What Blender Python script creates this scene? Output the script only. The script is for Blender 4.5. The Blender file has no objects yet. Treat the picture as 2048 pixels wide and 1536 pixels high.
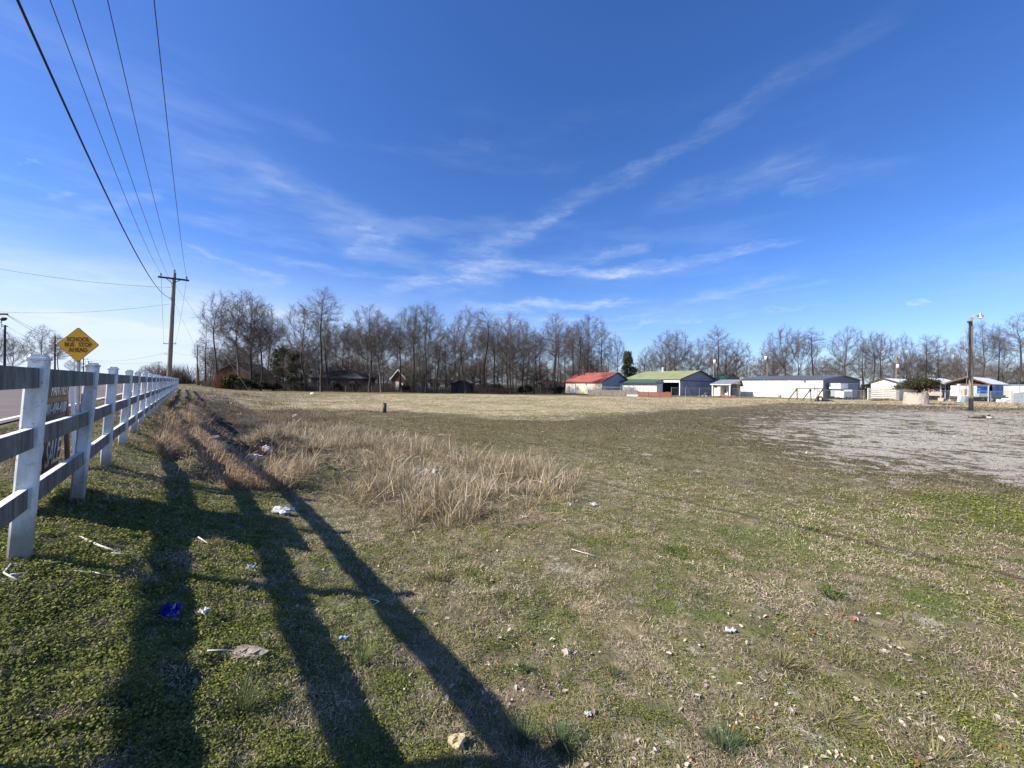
import bpy, math, random
import numpy as np
from mathutils import Vector, Matrix
SC = bpy.context.scene
COL = SC.collection
R = math.radians
# ------------------------------------------------------------------ camera
F = 770.0                                   # focal length in pixels of a 2048 wide frame
EYE = Vector((0, 0, 2.0))
cd = bpy.data.cameras.new('camera'); cam = bpy.data.objects.new('camera', cd); COL.objects.link(cam)
cd.sensor_width = 36.0; cd.lens = 36.0 * F / 2048.0; cd.clip_start = 0.05; cd.clip_end = 6000
MC = Matrix.Rotation(R(90.07), 3, 'X') @ Matrix.Rotation(R(0.77), 3, 'Z')
cam.matrix_world = Matrix.Translation(EYE) @ MC.to_4x4()
SC.camera = cam
# ------------------------------------------------------------------ light
SUN_EL = 39.0
SUN_AZ = math.atan2(-0.95, -0.30)           # clockwise from +Y
SUN_DIR = Vector((0.95, 0.30, 0)).normalized() * math.cos(R(SUN_EL)) - Vector((0, 0, math.sin(R(SUN_EL))))
ld = bpy.data.lights.new('sun', 'SUN'); sun = bpy.data.objects.new('sun', ld); COL.objects.link(sun)
ld.energy = 4.6; ld.angle = R(0.5); ld.color = (1.0, 0.93, 0.82)
sun.rotation_euler = SUN_DIR.to_track_quat('-Z', 'Y').to_euler()
SC.view_settings.view_transform = 'Standard'; SC.view_settings.look = 'None'
SC.view_settings.exposure = 0.88; SC.view_settings.gamma = 1.0
SC.view_settings.use_curve_mapping = False
SC.cycles.max_bounces = 6; SC.cycles.transparent_max_bounces = 12

def pix_dir(px, py):
    return MC @ Vector(((px - 1024) / F, (768 - py) / F, -1.0))
def at(px, py, Y):
    d = pix_dir(px, py); return EYE + d * (Y / d.y)
def gx(px, Y):                               # world X of a photo column on level ground at depth Y
    return at(px, 769 + (px - 1024) * 0.0134, Y).x

# ------------------------------------------------------------------ sky with thin cirrus
W = bpy.data.worlds.new('World'); SC.world = W; W.use_nodes = True
nt = W.node_tree; nt.nodes.clear()
class NB:
    """small helper to write node arithmetic"""
    def __init__(s, t): s.t = t
    def n(s, k, **kw):
        x = s.t.nodes.new(k)
        for a, b in kw.items(): setattr(x, a, b)
        return x
    def put(s, sock, v):
        if isinstance(v, bpy.types.NodeSocket): s.t.links.new(v, sock)
        else: sock.default_value = v
    def m(s, op, a, b=0.0, c=0.0, clamp=False):
        x = s.n('ShaderNodeMath', operation=op, use_clamp=clamp)
        s.put(x.inputs[0], a); s.put(x.inputs[1], b); s.put(x.inputs[2], c)
        return x.outputs[0]
    def noise(s, vec, scale, detail=4, rough=0.55, dist=0.0):
        x = s.n('ShaderNodeTexNoise'); s.put(x.inputs['Vector'], vec); x.inputs['Scale'].default_value = scale
        x.inputs['Detail'].default_value = detail; x.inputs['Roughness'].default_value = rough; x.inputs['Distortion'].default_value = dist
        return x.outputs['Fac']
    def mapping(s, vec, scale=(1, 1, 1), rot=(0, 0, 0), loc=(0, 0, 0)):
        x = s.n('ShaderNodeMapping'); s.put(x.inputs['Vector'], vec)
        x.inputs['Scale'].default_value = scale; x.inputs['Rotation'].default_value = rot; x.inputs['Location'].default_value = loc
        return x.outputs[0]
    def rng(s, v, a, b, lo=0.0, hi=1.0, smooth=True):
        x = s.n('ShaderNodeMapRange', interpolation_type='SMOOTHSTEP' if smooth else 'LINEAR'); x.clamp = True
        s.put(x.inputs[0], v); x.inputs[1].default_value = a; x.inputs[2].default_value = b
        x.inputs[3].default_value = lo; x.inputs[4].default_value = hi
        return x.outputs[0]
    def mix(s, f, a, b, blend='MIX'):
        x = s.n('ShaderNodeMix', data_type='RGBA', blend_type=blend)
        s.put(x.inputs[0], f)
        for sock, v in ((x.inputs[6], a), (x.inputs[7], b)):
            if isinstance(v, (tuple, list)) and len(v) == 3: v = (*v, 1)
            s.put(sock, v)
        return x.outputs[2]
nb = NB(nt)
sky = nb.n('ShaderNodeTexSky', sky_type='NISHITA'); sky.sun_disc = False
sky.sun_elevation = R(SUN_EL); sky.sun_rotation = SUN_AZ % (2 * math.pi)
sky.air_density = 1.0; sky.dust_density = 0.6; sky.ozone_density = 3.0; sky.altitude = 100
tc = nb.n('ShaderNodeTexCoord'); DIRV = tc.outputs['Generated']
sx = nb.n('ShaderNodeSeparateXYZ'); nt.links.new(DIRV, sx.inputs[0])
az = nb.m('ARCTAN2', sx.outputs[0], sx.outputs[1]); el = nb.m('ARCSINE', sx.outputs[2])
# raggedness of the cloud edges
dn = nb.n('ShaderNodeTexNoise'); nt.links.new(nb.mapping(DIRV, (1, 1, 2.5)), dn.inputs['Vector'])
dn.inputs['Scale'].default_value = 9; dn.inputs['Detail'].default_value = 6; dn.inputs['Roughness'].default_value = 0.65
ds = nb.n('ShaderNodeSeparateColor'); nt.links.new(dn.outputs['Color'], ds.inputs[0])
az2 = nb.m('ADD', az, nb.m('MULTIPLY', nb.m('SUBTRACT', ds.outputs[0], 0.5), 0.14))
el2 = nb.m('ADD', el, nb.m('MULTIPLY', nb.m('SUBTRACT', ds.outputs[1], 0.5), 0.065))
fine = nb.noise(nb.mapping(DIRV, (3.5, 3.5, 16), rot=(0, R(12), R(20))), 3.0, 8, 0.68)
finem = nb.rng(fine, 0.34, 0.72)
def azel(px, py):
    d = pix_dir(px, py).normalized(); return math.atan2(d.x, d.y), math.asin(d.z)
STREAKS = [  # start pixel, end pixel, half widths, density : directions of the cirrus in the sky
 ((1800, 20), (1560, 165), 30, 30, .09), ((1580, 150), (1300, 330), 30, 22, .15), ((1320, 315), (1090, 420), 20, 22, .15),
 ((1120, 425), (900, 530), 18, 34, .40), ((1000, 520), (780, 585), 26, 20, .42), ((870, 560), (1010, 555), 40, 30, .40),
 ((1010, 530), (1270, 545), 16, 18, .46), ((1230, 545), (1540, 488), 18, 12, .50), ((1180, 520), (1290, 490), 10, 14, .28),
 ((960, 612), (1260, 603), 16, 9, .66), ((1000, 640), (1180, 634), 20, 10, .40), ((1370, 603), (1580, 545), 12, 16, .30),
 ((1400, 600), (1650, 565), 10, 8, .18), ((1190, 640), (1330, 625), 5, 4, .34), ((1210, 652), (1620, 615), 6, 4, .34),
 ((1320, 405), (1600, 325), 30, 40, .16), ((1560, 320), (1800, 350), 40, 30, .10), ((1560, 390), (1680, 350), 16, 20, .18),
 ((330, 310), (560, 370), 70, 90, .13), ((520, 360), (760, 450), 80, 40, .12), ((380, 500), (560, 560), 9, 12, .40),
 ((700, 500), (790, 478), 14, 16, .34), ((700, 450), (745, 455), 26, 20, .26), ((560, 520), (840, 560), 16, 12, .26),
 ((0, 316), (50, 310), 10, 8, .34), ((60, 385), (130, 378), 14, 10, .28), ((160, 415), (330, 390), 24, 18, .30),
 ((930, 285), (980, 295), 18, 14, .08), ((1825, 608), (1850, 605), 5, 4, .66), ((1140, 690), (1240, 670), 30, 20, .30),
 ((0, 560), (320, 585), 60, 40, .34), ((0, 640), (330, 662), 40, 26, .80), ((180, 668), (345, 655), 18, 14, 1.4),
 ((330, 655), (410, 662), 30, 30, 1.2), ((0, 700), (400, 720), 40, 36, .70), ((350, 610), (560, 620), 30, 20, .35),
]
dens = 0.0
for (a, b, w0, w1, k) in STREAKS:
    a0, e0 = azel(*a); a1, e1 = azel(*b)
    L = math.hypot(a1 - a0, e1 - e0); ux, uy = (a1 - a0) / L, (e1 - e0) / L
    sc_ = abs(azel(a[0] + 0.5, a[1])[0] - azel(a[0] - 0.5, a[1])[0]) * 0.6 + 0.4 / F
    dx = nb.m('SUBTRACT', az2, a0); dy = nb.m('SUBTRACT', el2, e0)
    t = nb.m('ADD', nb.m('MULTIPLY', dx, ux / L), nb.m('MULTIPLY', dy, uy / L))
    q = nb.m('ABSOLUTE', nb.m('SUBTRACT', nb.m('MULTIPLY', dx, uy), nb.m('MULTIPLY', dy, ux)))
    w = nb.m('ADD', w0 * sc_ * 1.0, nb.m('MULTIPLY', t, (w1 - w0) * sc_ * 1.0))
    g = nb.m('SUBTRACT', 1.0, nb.m('DIVIDE', q, w), clamp=True)
    e = nb.m('MULTIPLY', nb.rng(t, -0.22, 0.12), nb.rng(t, 1.22, 0.85))
    d_ = nb.m('MULTIPLY', nb.m('MULTIPLY', nb.rng(g, 0, 1), e), k)
    dens = nb.m('ADD', dens, d_) if not isinstance(dens, float) else d_
dens = nb.m('MULTIPLY', dens, nb.m('ADD', 0.14, nb.m('MULTIPLY', finem, 0.62)))
# a faint veil of wisps everywhere below 35 degrees, stronger on the left
veil = nb.m('MULTIPLY', nb.rng(nb.noise(nb.mapping(DIRV, (1.2, 1.2, 6), rot=(R(8), 0, 0)), 2.2, 7, 0.62), 0.46, 0.80),
            nb.m('MULTIPLY', nb.rng(el, 0.75, 0.12), nb.rng(az, 0.95, -0.75, 0.10, 0.36)))
low = nb.m('MULTIPLY', nb.rng(el, 0.30, -0.02), nb.rng(az, 0.3, -0.9, 0.14, 1.0))
dens = nb.m('ADD', dens, nb.m('ADD', veil, low), clamp=True)
hs = nb.n('ShaderNodeHueSaturation'); hs.inputs['Saturation'].default_value = 1.20; hs.inputs['Value'].default_value = 1.0
hs.inputs['Hue'].default_value = 0.5
nt.links.new(sky.outputs[0], hs.inputs['Color'])
blue = nb.mix(1.0, hs.outputs[0], (1.0, 1.12, 1.56), 'MULTIPLY')
skyc = nb.mix(dens, blue, (6.6, 7.6, 9.2))
bg = nb.n('ShaderNodeBackground'); bg.inputs['Strength'].default_value = 0.067
nt.links.new(skyc, bg.inputs['Color'])
wo = nb.n('ShaderNodeOutputWorld'); nt.links.new(bg.outputs[0], wo.inputs['Surface'])

# ------------------------------------------------------------------ naming and building helpers
def tag(o, label, cat, group=None):
    o['label'] = label; o['category'] = cat
    if group: o['group'] = group
    return o
def thing(name, label, cat, loc=(0, 0, 0), rotz=0.0, group=None):
    o = bpy.data.objects.new(name, None); COL.objects.link(o)
    o.empty_display_size = 0.2; o.location = loc; o.rotation_euler = (0, 0, rotz)
    return tag(o, label, cat, group)
def kind(o, k): o['kind'] = k; return o
def copy_tree(o, loc=None, parent=None):
    c = o.copy(); COL.objects.link(c)
    if parent: c.parent = parent
    for ch in o.children: copy_tree(ch, None, c)
    if loc is not None: c.location = loc
    return c
class MB:
    def __init__(s): s.v = []; s.f = []; s.mi = []; s.cur = 0
    def face(s, *idx): s.f.append(idx); s.mi.append(s.cur)
    def add(s, pts): b = len(s.v); s.v.extend([tuple(p) for p in pts]); return b
    def box(s, lo, hi, M=None, top=None):
        x0, y0, z0 = lo; x1, y1, z1 = hi
        P = [Vector(p) for p in ((x0, y0, z0), (x1, y0, z0), (x1, y1, z0), (x0, y1, z0), (x0, y0, z1), (x1, y0, z1), (x1, y1, z1), (x0, y1, z1))]
        if M is not None: P = [M @ p for p in P]
        b = s.add(P)
        for k, f in enumerate(((3, 2, 1, 0), (4, 5, 6, 7), (0, 1, 5, 4), (1, 2, 6, 5), (2, 3, 7, 6), (3, 0, 4, 7))):
            s.f.append(tuple(b + i for i in f)); s.mi.append(top if (top is not None and k == 1) else s.cur)
        return s
    def bar(s, a, b, w, h, up=(0, 0, 1), top=None):
        a = Vector(a); b = Vector(b); d = (b - a); L = d.length; d.normalize()
        side = d.cross(Vector(up)).normalized(); u = side.cross(d)
        M = Matrix((( d.x, side.x, u.x, a.x), (d.y, side.y, u.y, a.y), (d.z, side.z, u.z, a.z), (0, 0, 0, 1)))
        return s.box((0, -w / 2, -h / 2), (L, w / 2, h / 2), M, top)
    def tube(s, pts, rad, n=8, caps=True):
        pts = [Vector(p) for p in pts]
        if not isinstance(rad, (list, tuple)): rad = [rad] * len(pts)
        rings = []; ref = None
        for i, p in enumerate(pts):
            d = (pts[min(i + 1, len(pts) - 1)] - pts[max(i - 1, 0)]).normalized()
            if ref is None: ref = Vector((1, 0, 0)) if abs(d.x) < 0.8 else Vector((0, 1, 0))
            a = (ref - d * ref.dot(d)).normalized(); b = d.cross(a); ref = a
            rings.append(s.add([p + (a * math.cos(2 * math.pi * k / n) + b * math.sin(2 * math.pi * k / n)) * rad[i] for k in range(n)]))
        for i in range(len(rings) - 1):
            for k in range(n):
                k2 = (k + 1) % n; s.face(rings[i] + k, rings[i] + k2, rings[i + 1] + k2, rings[i + 1] + k)
        if caps:
            s.face(*[rings[0] + k for k in reversed(range(n))]); s.face(*[rings[-1] + k for k in range(n)])
        return s
    def prism(s, prof, y0, y1, M=None):
        """profile in x,z swept along y"""
        n = len(prof)
        P = [Vector((x, y0, z)) for x, z in prof] + [Vector((x, y1, z)) for x, z in prof]
        if M is not None: P = [M @ p for p in P]
        b = s.add(P)
        s.face(*[b + i for i in range(n)]); s.face(*[b + n + i for i in reversed(range(n))])
        for i in range(n):
            j = (i + 1) % n; s.face(b + j, b + i, b + n + i, b + n + j)
        return s
    def build(s, name, mats, parent=None, smooth=False):
        me = bpy.data.meshes.new(name); me.from_pydata(s.v, [], s.f)
        mats = mats if isinstance(mats, (list, tuple)) else [mats]
        for m in mats: me.materials.append(m)
        if len(mats) > 1: me.polygons.foreach_set('material_index', s.mi)
        if smooth: me.polygons.foreach_set('use_smooth', [True] * len(me.polygons))
        me.update()
        o = bpy.data.objects.new(name, me); COL.objects.link(o)
        if parent: o.parent = parent
        return o
def np_obj(name, V, T, mats, col=None, parent=None, attrs=None, smooth=False):
    V = np.asarray(V, np.float32); T = np.asarray(T, np.int32); k = T.shape[1]
    me = bpy.data.meshes.new(name)
    me.vertices.add(len(V)); me.vertices.foreach_set('co', V.ravel())
    me.loops.add(T.size); me.loops.foreach_set('vertex_index', T.ravel())
    me.polygons.add(len(T)); me.polygons.foreach_set('loop_start', np.arange(0, T.size, k, dtype=np.int32))
    if smooth: me.polygons.foreach_set('use_smooth', np.ones(len(T), bool))
    me.update(calc_edges=True)
    if col is not None:
        a = me.attributes.new('Col', 'FLOAT_COLOR', 'POINT'); c = np.ones((len(V), 4), np.float32); c[:, :3] = col
        a.data.foreach_set('color', c.ravel())
    for nm, arr in (attrs or {}).items():
        a = me.attributes.new(nm, 'FLOAT', 'POINT'); a.data.foreach_set('value', np.asarray(arr, np.float32))
    me.materials.append(mats)
    o = bpy.data.objects.new(name, me); COL.objects.link(o)
    if parent: o.parent = parent
    return o
# value noise for numpy
_rs = np.random.RandomState(7); _G = _rs.rand(256, 256)
def vnoise(x, y):
    xi = np.floor(x).astype(int); yi = np.floor(y).astype(int); fx = x - xi; fy = y - yi
    fx = fx * fx * (3 - 2 * fx); fy = fy * fy * (3 - 2 * fy)
    g = lambda a, b: _G[a % 256, b % 256]
    return (g(xi, yi) * (1 - fx) + g(xi + 1, yi) * fx) * (1 - fy) + (g(xi, yi + 1) * (1 - fx) + g(xi + 1, yi + 1) * fx) * fy
def fbm(x, y, o=4):
    s = 0; a = 0.5; t = 0
    for i in range(o): s = s + a * vnoise(x * 2 ** i + 17 * i, y * 2 ** i + 31 * i); t += a; a *= 0.5
    return s / t
def sstep(a, b, x):
    t = np.clip((np.asarray(x, float) - a) / (b - a), 0, 1); return t * t * (3 - 2 * t)
# ------------------------------------------------------------------ lie of the land
FP = np.array([-3.38, 2.65]); FD = np.array([-0.645, 0.765]); FN = np.array([0.765, 0.645])   # fence: first post, direction, side of the field
def sp(x, y): return (x - FP[0]) * FD[0] + (y - FP[1]) * FD[1], (x - FP[0]) * FN[0] + (y - FP[1]) * FN[1]
def from_sp(s, p): q = FP + FD * s + FN * p; return float(q[0]), float(q[1])
def zfence(s): return np.interp(s, [-6, 0, 2, 5, 9, 40, 95, 200], [0.74, 0.74, 0.74, 0.84, 0.89, 0.97, 1.12, 1.2])
def zroad(s): return np.interp(s, [-20, 0, 40, 95, 250], [0.88, 0.90, 0.98, 1.12, 1.2])
def height(x, y, micro=True):
    x = np.asarray(x, float); y = np.asarray(y, float); s, p = sp(x, y)
    w = np.clip(np.where(s < 12, 3.5, 3.5 + (s - 12) * 0.15), 3.5, 16)
    zf = zfence(s)
    bank = zf * np.clip(1 - np.maximum(p, 0) / w, 0, 1) ** 1.8
    z = bank + (zroad(s) - 0.03 - bank) * sstep(0, 2.2, -p)
    r = np.hypot(x, y)
    if micro:
        onroad = sstep(1.6, 2.6, -p) * (1 - sstep(12.4, 13.4, -p))
        near = np.clip(1.0 - r / 28.0, 0, 1)
        z = z + (1 - onroad) * ((fbm(x * 0.22 + 5, y * 0.22, 3) - 0.5) * 0.14 * np.clip(r / 6, 0.2, 1) + near * (fbm(x * 1.7, y * 1.7 + 9, 3) - 0.5) * 0.09 + near * (fbm(x * 7, y * 7, 2) - 0.5) * 0.055)
        # rough lumps of spoil on the bank below the fence
        lump = sstep(0.5, 1.1, p) * (1 - sstep(3.0, 4.2, p)) * sstep(3.2, 4.4, s) * (1 - sstep(26, 40, s))
        z = z + lump * (((fbm(x * 1.1 + 40, y * 1.1, 4) - 0.46) * 1.15 + (fbm(x * 3.1 + 4, y * 3.1, 3) - 0.5) * 0.30))
    return z
def hz(x, y): return float(height(np.array([x]), np.array([y]))[0])
def gp(px, py):
    """ground point seen at a photo pixel"""
    d = pix_dir(px, py); z = 0.05
    for _ in range(12):
        q = EYE + d * ((EYE.z - z) / -d.z); z = 0.5 * z + 0.5 * hz(q.x, q.y)
    return q.x, q.y
def on_ground(px, Y, dz=0.0): x = gx(px, Y); return (x, Y, hz(x, Y) + dz)

# ------------------------------------------------------------------ materials
def mat(name, c, rough=0.75, var=0.18, scale=6.0, bump=0.0, bscale=None, stretch=(1, 1, 1), metal=0.0, c2=None, spec=0.3, detail=5, ribs=None):
    m = bpy.data.materials.new(name); m.use_nodes = True; t = m.node_tree; b = t.nodes['Principled BSDF']; k = NB(t)
    b.inputs['Roughness'].default_value = rough; b.inputs['Metallic'].default_value = metal; b.inputs['Specular IOR Level'].default_value = spec
    co = k.n('ShaderNodeTexCoord').outputs['Object']
    n1 = k.noise(k.mapping(co, stretch), scale, detail, 0.6)
    lo = tuple(x * (1 - var) for x in c) if c2 is None else c2; hi = tuple(min(1, x * (1 + var)) for x in c)
    t.links.new(k.mix(k.rng(n1, 0.3, 0.7), lo, hi), b.inputs['Base Color'])
    h = None
    if bump: h = k.m('MULTIPLY', k.noise(k.mapping(co, stretch), bscale or scale * 3, 4), 1.0); dist = bump
    if ribs:                                     # (axis, period, depth) of a ribbed metal sheet
        ax, per, dep = ribs
        sx = k.n('ShaderNodeSeparateXYZ'); t.links.new(co, sx.inputs[0])
        fr = k.m('FRACT', k.m('DIVIDE', sx.outputs[ax], per))
        h = k.rng(k.m('ABSOLUTE', k.m('SUBTRACT', fr, 0.5)), 0.30, 0.42); dist = dep
    if h is not None:
        bp = k.n('ShaderNodeBump'); bp.inputs['Distance'].default_value = dist; bp.inputs['Strength'].default_value = 0.9
        t.links.new(h, bp.inputs['Height']); t.links.new(bp.outputs[0], b.inputs['Normal'])
    return m
def colmat(name, rough=0.8, spec=0.15, transl=0.0):
    m = bpy.data.materials.new(name); m.use_nodes = True; t = m.node_tree; b = t.nodes['Principled BSDF']; k = NB(t)
    a = k.n('ShaderNodeAttribute', attribute_name='Col'); t.links.new(a.outputs['Color'], b.inputs['Base Color'])
    b.inputs['Roughness'].default_value = rough; b.inputs['Specular IOR Level'].default_value = spec
    if transl:
        tr = k.n('ShaderNodeBsdfTranslucent'); t.links.new(a.outputs['Color'], tr.inputs['Color'])
        mx = k.n('ShaderNodeMixShader'); mx.inputs[0].default_value = transl
        t.links.new(b.outputs[0], mx.inputs[1]); t.links.new(tr.outputs[0], mx.inputs[2])
        t.links.new(mx.outputs[0], t.nodes['Material Output'].inputs['Surface'])
    return m
M = {}
M['white_metal'] = mat('white_metal', (0.72, 0.70, 0.62), 0.5, 0.13, 0.8, ribs=(1, 0.3, 0.05), stretch=(1, 2.5, .3))
M['cream_metal'] = mat('cream_metal', (0.78, 0.71, 0.54), 0.5, 0.12, 0.8, ribs=(1, 0.3, 0.05), stretch=(1, 2.5, .3))
M['shaded_gable_metal'] = mat('shaded_gable_metal', (0.30, 0.33, 0.39), 0.55, 0.16, 1.0, ribs=(0, 0.45, 0.05), stretch=(3, 3, 0.3))  # wall metal on the side away from the sun, shade put into its colour
M['shaded_gable_blue'] = mat('shaded_gable_blue', (0.27, 0.285, 0.33), 0.55, 0.16, 1.0, ribs=(0, 0.6, 0.05), stretch=(3, 3, 0.3))  # pale gable metal darkened and blued to look shaded
M['shaded_gable_dark'] = mat('shaded_gable_dark', (0.15, 0.165, 0.19), 0.5, 0.15, 1.0, ribs=(0, 0.5, 0.06), stretch=(3, 3, 0.3))  # end wall of the white building, its shade painted as dark grey
M['red_roof'] = mat('red_roof', (0.33, 0.105, 0.085), 0.5, 0.18, 0.5, ribs=(1, 0.4, 0.03))
M['olive_roof'] = mat('olive_roof', (0.27, 0.285, 0.14), 0.5, 0.16, 0.5, ribs=(1, 0.4, 0.03))
M['green_roof'] = mat('green_roof', (0.055, 0.125, 0.092), 0.5, 0.15, 1.0, ribs=(1, 0.4, 0.03))
M['navy_roof'] = mat('navy_roof', (0.10, 0.105, 0.125), 0.4, 0.12, 1.0, ribs=(1, 0.4, 0.03))
M['slate_roof'] = mat('slate_roof', (0.20, 0.225, 0.26), 0.5, 0.10, 1.0, ribs=(1, 0.4, 0.03))
M['pale_roof'] = mat('pale_roof', (0.66, 0.68, 0.68), 0.45, 0.10, 0.9, ribs=(1, 0.5, 0.03))
M['shingle'] = mat('shingle', (0.055, 0.052, 0.05), 0.9, 0.30, 3, bump=0.01, bscale=20)
M['brown_shingle'] = mat('brown_shingle', (0.075, 0.05, 0.043), 0.9, 0.25, 3, bump=0.01, bscale=20)
M['trim_dark'] = mat('trim_dark', (0.05, 0.045, 0.055), 0.6, 0.2, 4)
M['trim_red'] = mat('trim_red', (0.30, 0.07, 0.06), 0.6, 0.2, 4)
M['white_paint'] = mat('white_paint', (0.80, 0.80, 0.78), 0.5, 0.06, 3)
M['door_white'] = mat('door_white', (0.82, 0.82, 0.80), 0.45, 0.05, 2, ribs=(2, 0.5, 0.03))
M['grey_paint'] = mat('grey_paint', (0.30, 0.32, 0.34), 0.6, 0.15, 4)
M['teal_paint'] = mat('teal_paint', (0.025, 0.09, 0.10), 0.7, 0.2, 2)
M['dark_inside'] = mat('dark_inside', (0.03, 0.03, 0.032), 0.9, 0.3, 2)
M['glass'] = mat('glass', (0.03, 0.035, 0.04), 0.08, 0.1, 2, spec=0.6)
M['brick'] = mat('brick', (0.135, 0.065, 0.048), 0.85, 0.35, 9, bump=0.006, bscale=30)
M['concrete'] = mat('concrete', (0.40, 0.38, 0.34), 0.9, 0.2, 5, bump=0.01, bscale=18)
M['ring_concrete'] = mat('ring_concrete', (0.44, 0.37, 0.30), 0.9, 0.22, 3, bump=0.02, bscale=14, stretch=(1, 1, 3))
M['wood_grey'] = mat('wood_grey', (0.21, 0.18, 0.15), 0.85, 0.45, 2.5, bump=0.004, bscale=14, stretch=(6, 6, 0.6))
M['wood_brown'] = mat('wood_brown', (0.16, 0.095, 0.06), 0.85, 0.35, 3, bump=0.004, stretch=(5, 5, 0.6))
M['pole_wood'] = mat('pole_wood', (0.25, 0.205, 0.145), 0.85, 0.40, 5, bump=0.006, bscale=20, stretch=(5, 5, 0.25))
M['pole_dark'] = mat('pole_dark', (0.06, 0.05, 0.045), 0.85, 0.35, 5, bump=0.004, stretch=(4, 4, 0.5))
M['wire'] = mat('wire', (0.045, 0.045, 0.055), 0.5, 0.2, 3)
M['cable'] = mat('cable', (0.015, 0.015, 0.02), 0.5, 0.2, 3)
M['porcelain'] = mat('porcelain', (0.30, 0.28, 0.27), 0.3, 0.2, 6)
M['steel'] = mat('steel', (0.42, 0.44, 0.46), 0.45, 0.15, 8, metal=0.6)
M['galv'] = mat('galv', (0.36, 0.38, 0.40), 0.5, 0.2, 14, metal=0.3)
M['lamp_glass'] = mat('lamp_glass', (0.75, 0.78, 0.80), 0.15, 0.05, 5, spec=0.6)
M['black_plastic'] = mat('black_plastic', (0.035, 0.037, 0.036), 0.5, 0.2, 8)
M['rubber'] = mat('rubber', (0.02, 0.02, 0.022), 0.8, 0.3, 8)
M['yellow_guard'] = mat('yellow_guard', (0.36, 0.20, 0.06), 0.5, 0.2, 4)
M['sign_yellow'] = mat('sign_yellow', (0.70, 0.35, 0.010), 0.45, 0.07, 5)
M['sign_black'] = mat('sign_black', (0.05, 0.028, 0.008), 0.5, 0.2, 8)
M['sign_maroon'] = mat('sign_maroon', (0.085, 0.042, 0.042), 0.55, 0.25, 5)
M['sign_brown'] = mat('sign_brown', (0.15, 0.12, 0.10), 0.55, 0.2, 5)
M['sign_blue'] = mat('sign_blue', (0.015, 0.03, 0.16), 0.45, 0.2, 5)
M['sign_tan'] = mat('sign_tan', (0.30, 0.22, 0.15), 0.55, 0.2, 5)
M['blue_panel'] = mat('blue_panel', (0.05, 0.22, 0.66), 0.5, 0.15, 2)
M['bag_blue'] = mat('bag_blue', (0.012, 0.014, 0.30), 0.35, 0.3, 14)
M['trash_white'] = mat('trash_white', (0.58, 0.58, 0.58), 0.6, 0.30, 14)
M['trash_cyan'] = mat('trash_cyan', (0.30, 0.55, 0.78), 0.5, 0.15, 14)
M['meter_box'] = mat('meter_box', (0.55, 0.66, 0.64), 0.5, 0.1, 6)
M['orange_net'] = mat('orange_net', (0.75, 0.16, 0.07), 0.6, 0.2, 5)
M['red_fence'] = mat('red_fence', (0.23, 0.095, 0.065), 0.8, 0.25, 4, stretch=(1, 1, 3))
M['mint_panel'] = mat('mint_panel', (0.60, 0.68, 0.66), 0.5, 0.07, 1.2, ribs=(2, 0.25, 0.02))
M['tan_panel'] = mat('tan_panel', (0.42, 0.34, 0.26), 0.7, 0.12, 2)
M['rock'] = mat('rock', (0.30, 0.255, 0.21), 0.95, 0.35, 7, bump=0.015, bscale=25)
M['chunk'] = mat('chunk', (0.46, 0.40, 0.36), 0.95, 0.4, 12, bump=0.01, bscale=40)
M['stick_white'] = mat('stick_white', (0.72, 0.68, 0.62), 0.7, 0.12, 30)
M['bark'] = mat('bark', (0.070, 0.056, 0.046), 0.95, 0.35, 1.6, bump=0.03, bscale=8, stretch=(2, 2, 0.35))
M['bark_pale'] = mat('bark_pale', (0.15, 0.125, 0.105), 0.95, 0.35, 1.6, bump=0.03, bscale=8, stretch=(2, 2, 0.35))
M['twig'] = mat('twig', (0.125, 0.102, 0.086), 0.9, 0.25, 0.5)
M['twig_red'] = mat('twig_red', (0.13, 0.065, 0.045), 0.9, 0.25, 0.5)
M['plant'] = colmat('plant', 0.8, 0.15, 0.25)
M['dry'] = colmat('dry', 0.75, 0.2, 0.2)
M['litter'] = colmat('litter', 0.8, 0.15, 0.1)
M['evergreen'] = colmat('evergreen', 0.75, 0.15, 0.1)
# ------------------------------------------------------------------ terrain sheet
def axis(n, a, hi, c, neg):
    u = np.linspace(-1, 1, n); b = math.asinh(hi / a); bn = math.asinh(neg / a)
    return c + np.where(u > 0, a * np.sinh(b * u), a * np.sinh(bn * u))
gxs = axis(560, 2.2, 1500, 0.0, 1500); gys = axis(560, 2.2, 2500, 3.2, 300)
XX, YY = np.meshgrid(gxs, gys); ZZ = height(XX, YY)
ny, nx = XX.shape
idx = np.arange(ny * nx).reshape(ny, nx)
quads = np.stack([idx[:-1, :-1], idx[:-1, 1:], idx[1:, 1:], idx[1:, :-1]], -1).reshape(-1, 4)
def poly_sd(px, py, poly):
    """signed distance, positive inside"""
    d = np.full(px.shape, 1e9); inside = np.zeros(px.shape, bool); n = len(poly)
    for i in range(n):
        ax, ay = poly[i]; bx, by = poly[(i + 1) % n]
        ex, ey = bx - ax, by - ay
        t = np.clip(((px - ax) * ex + (py - ay) * ey) / (ex * ex + ey * ey), 0, 1)
        d = np.minimum(d, np.hypot(px - ax - t * ex, py - ay - t * ey))
        c = ((ay > py) != (by > py)) & (px < (bx - ax) * (py - ay) / ((by - ay) if abs(by - ay) > 1e-9 else 1e-9) + ax)
        inside ^= c
    return np.where(inside, d, -d)
SS, PP = sp(XX, YY); RR = np.hypot(XX, YY)
GRAVEL = [(12.5, 8.0), (10.2, 10), (10.2, 13), (12.5, 17.5), (18, 23.5), (25, 29.5), (34, 35), (48, 37), (60, 28), (32, 6.5)]
gsd = poly_sd(XX, YY, GRAVEL)
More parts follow.
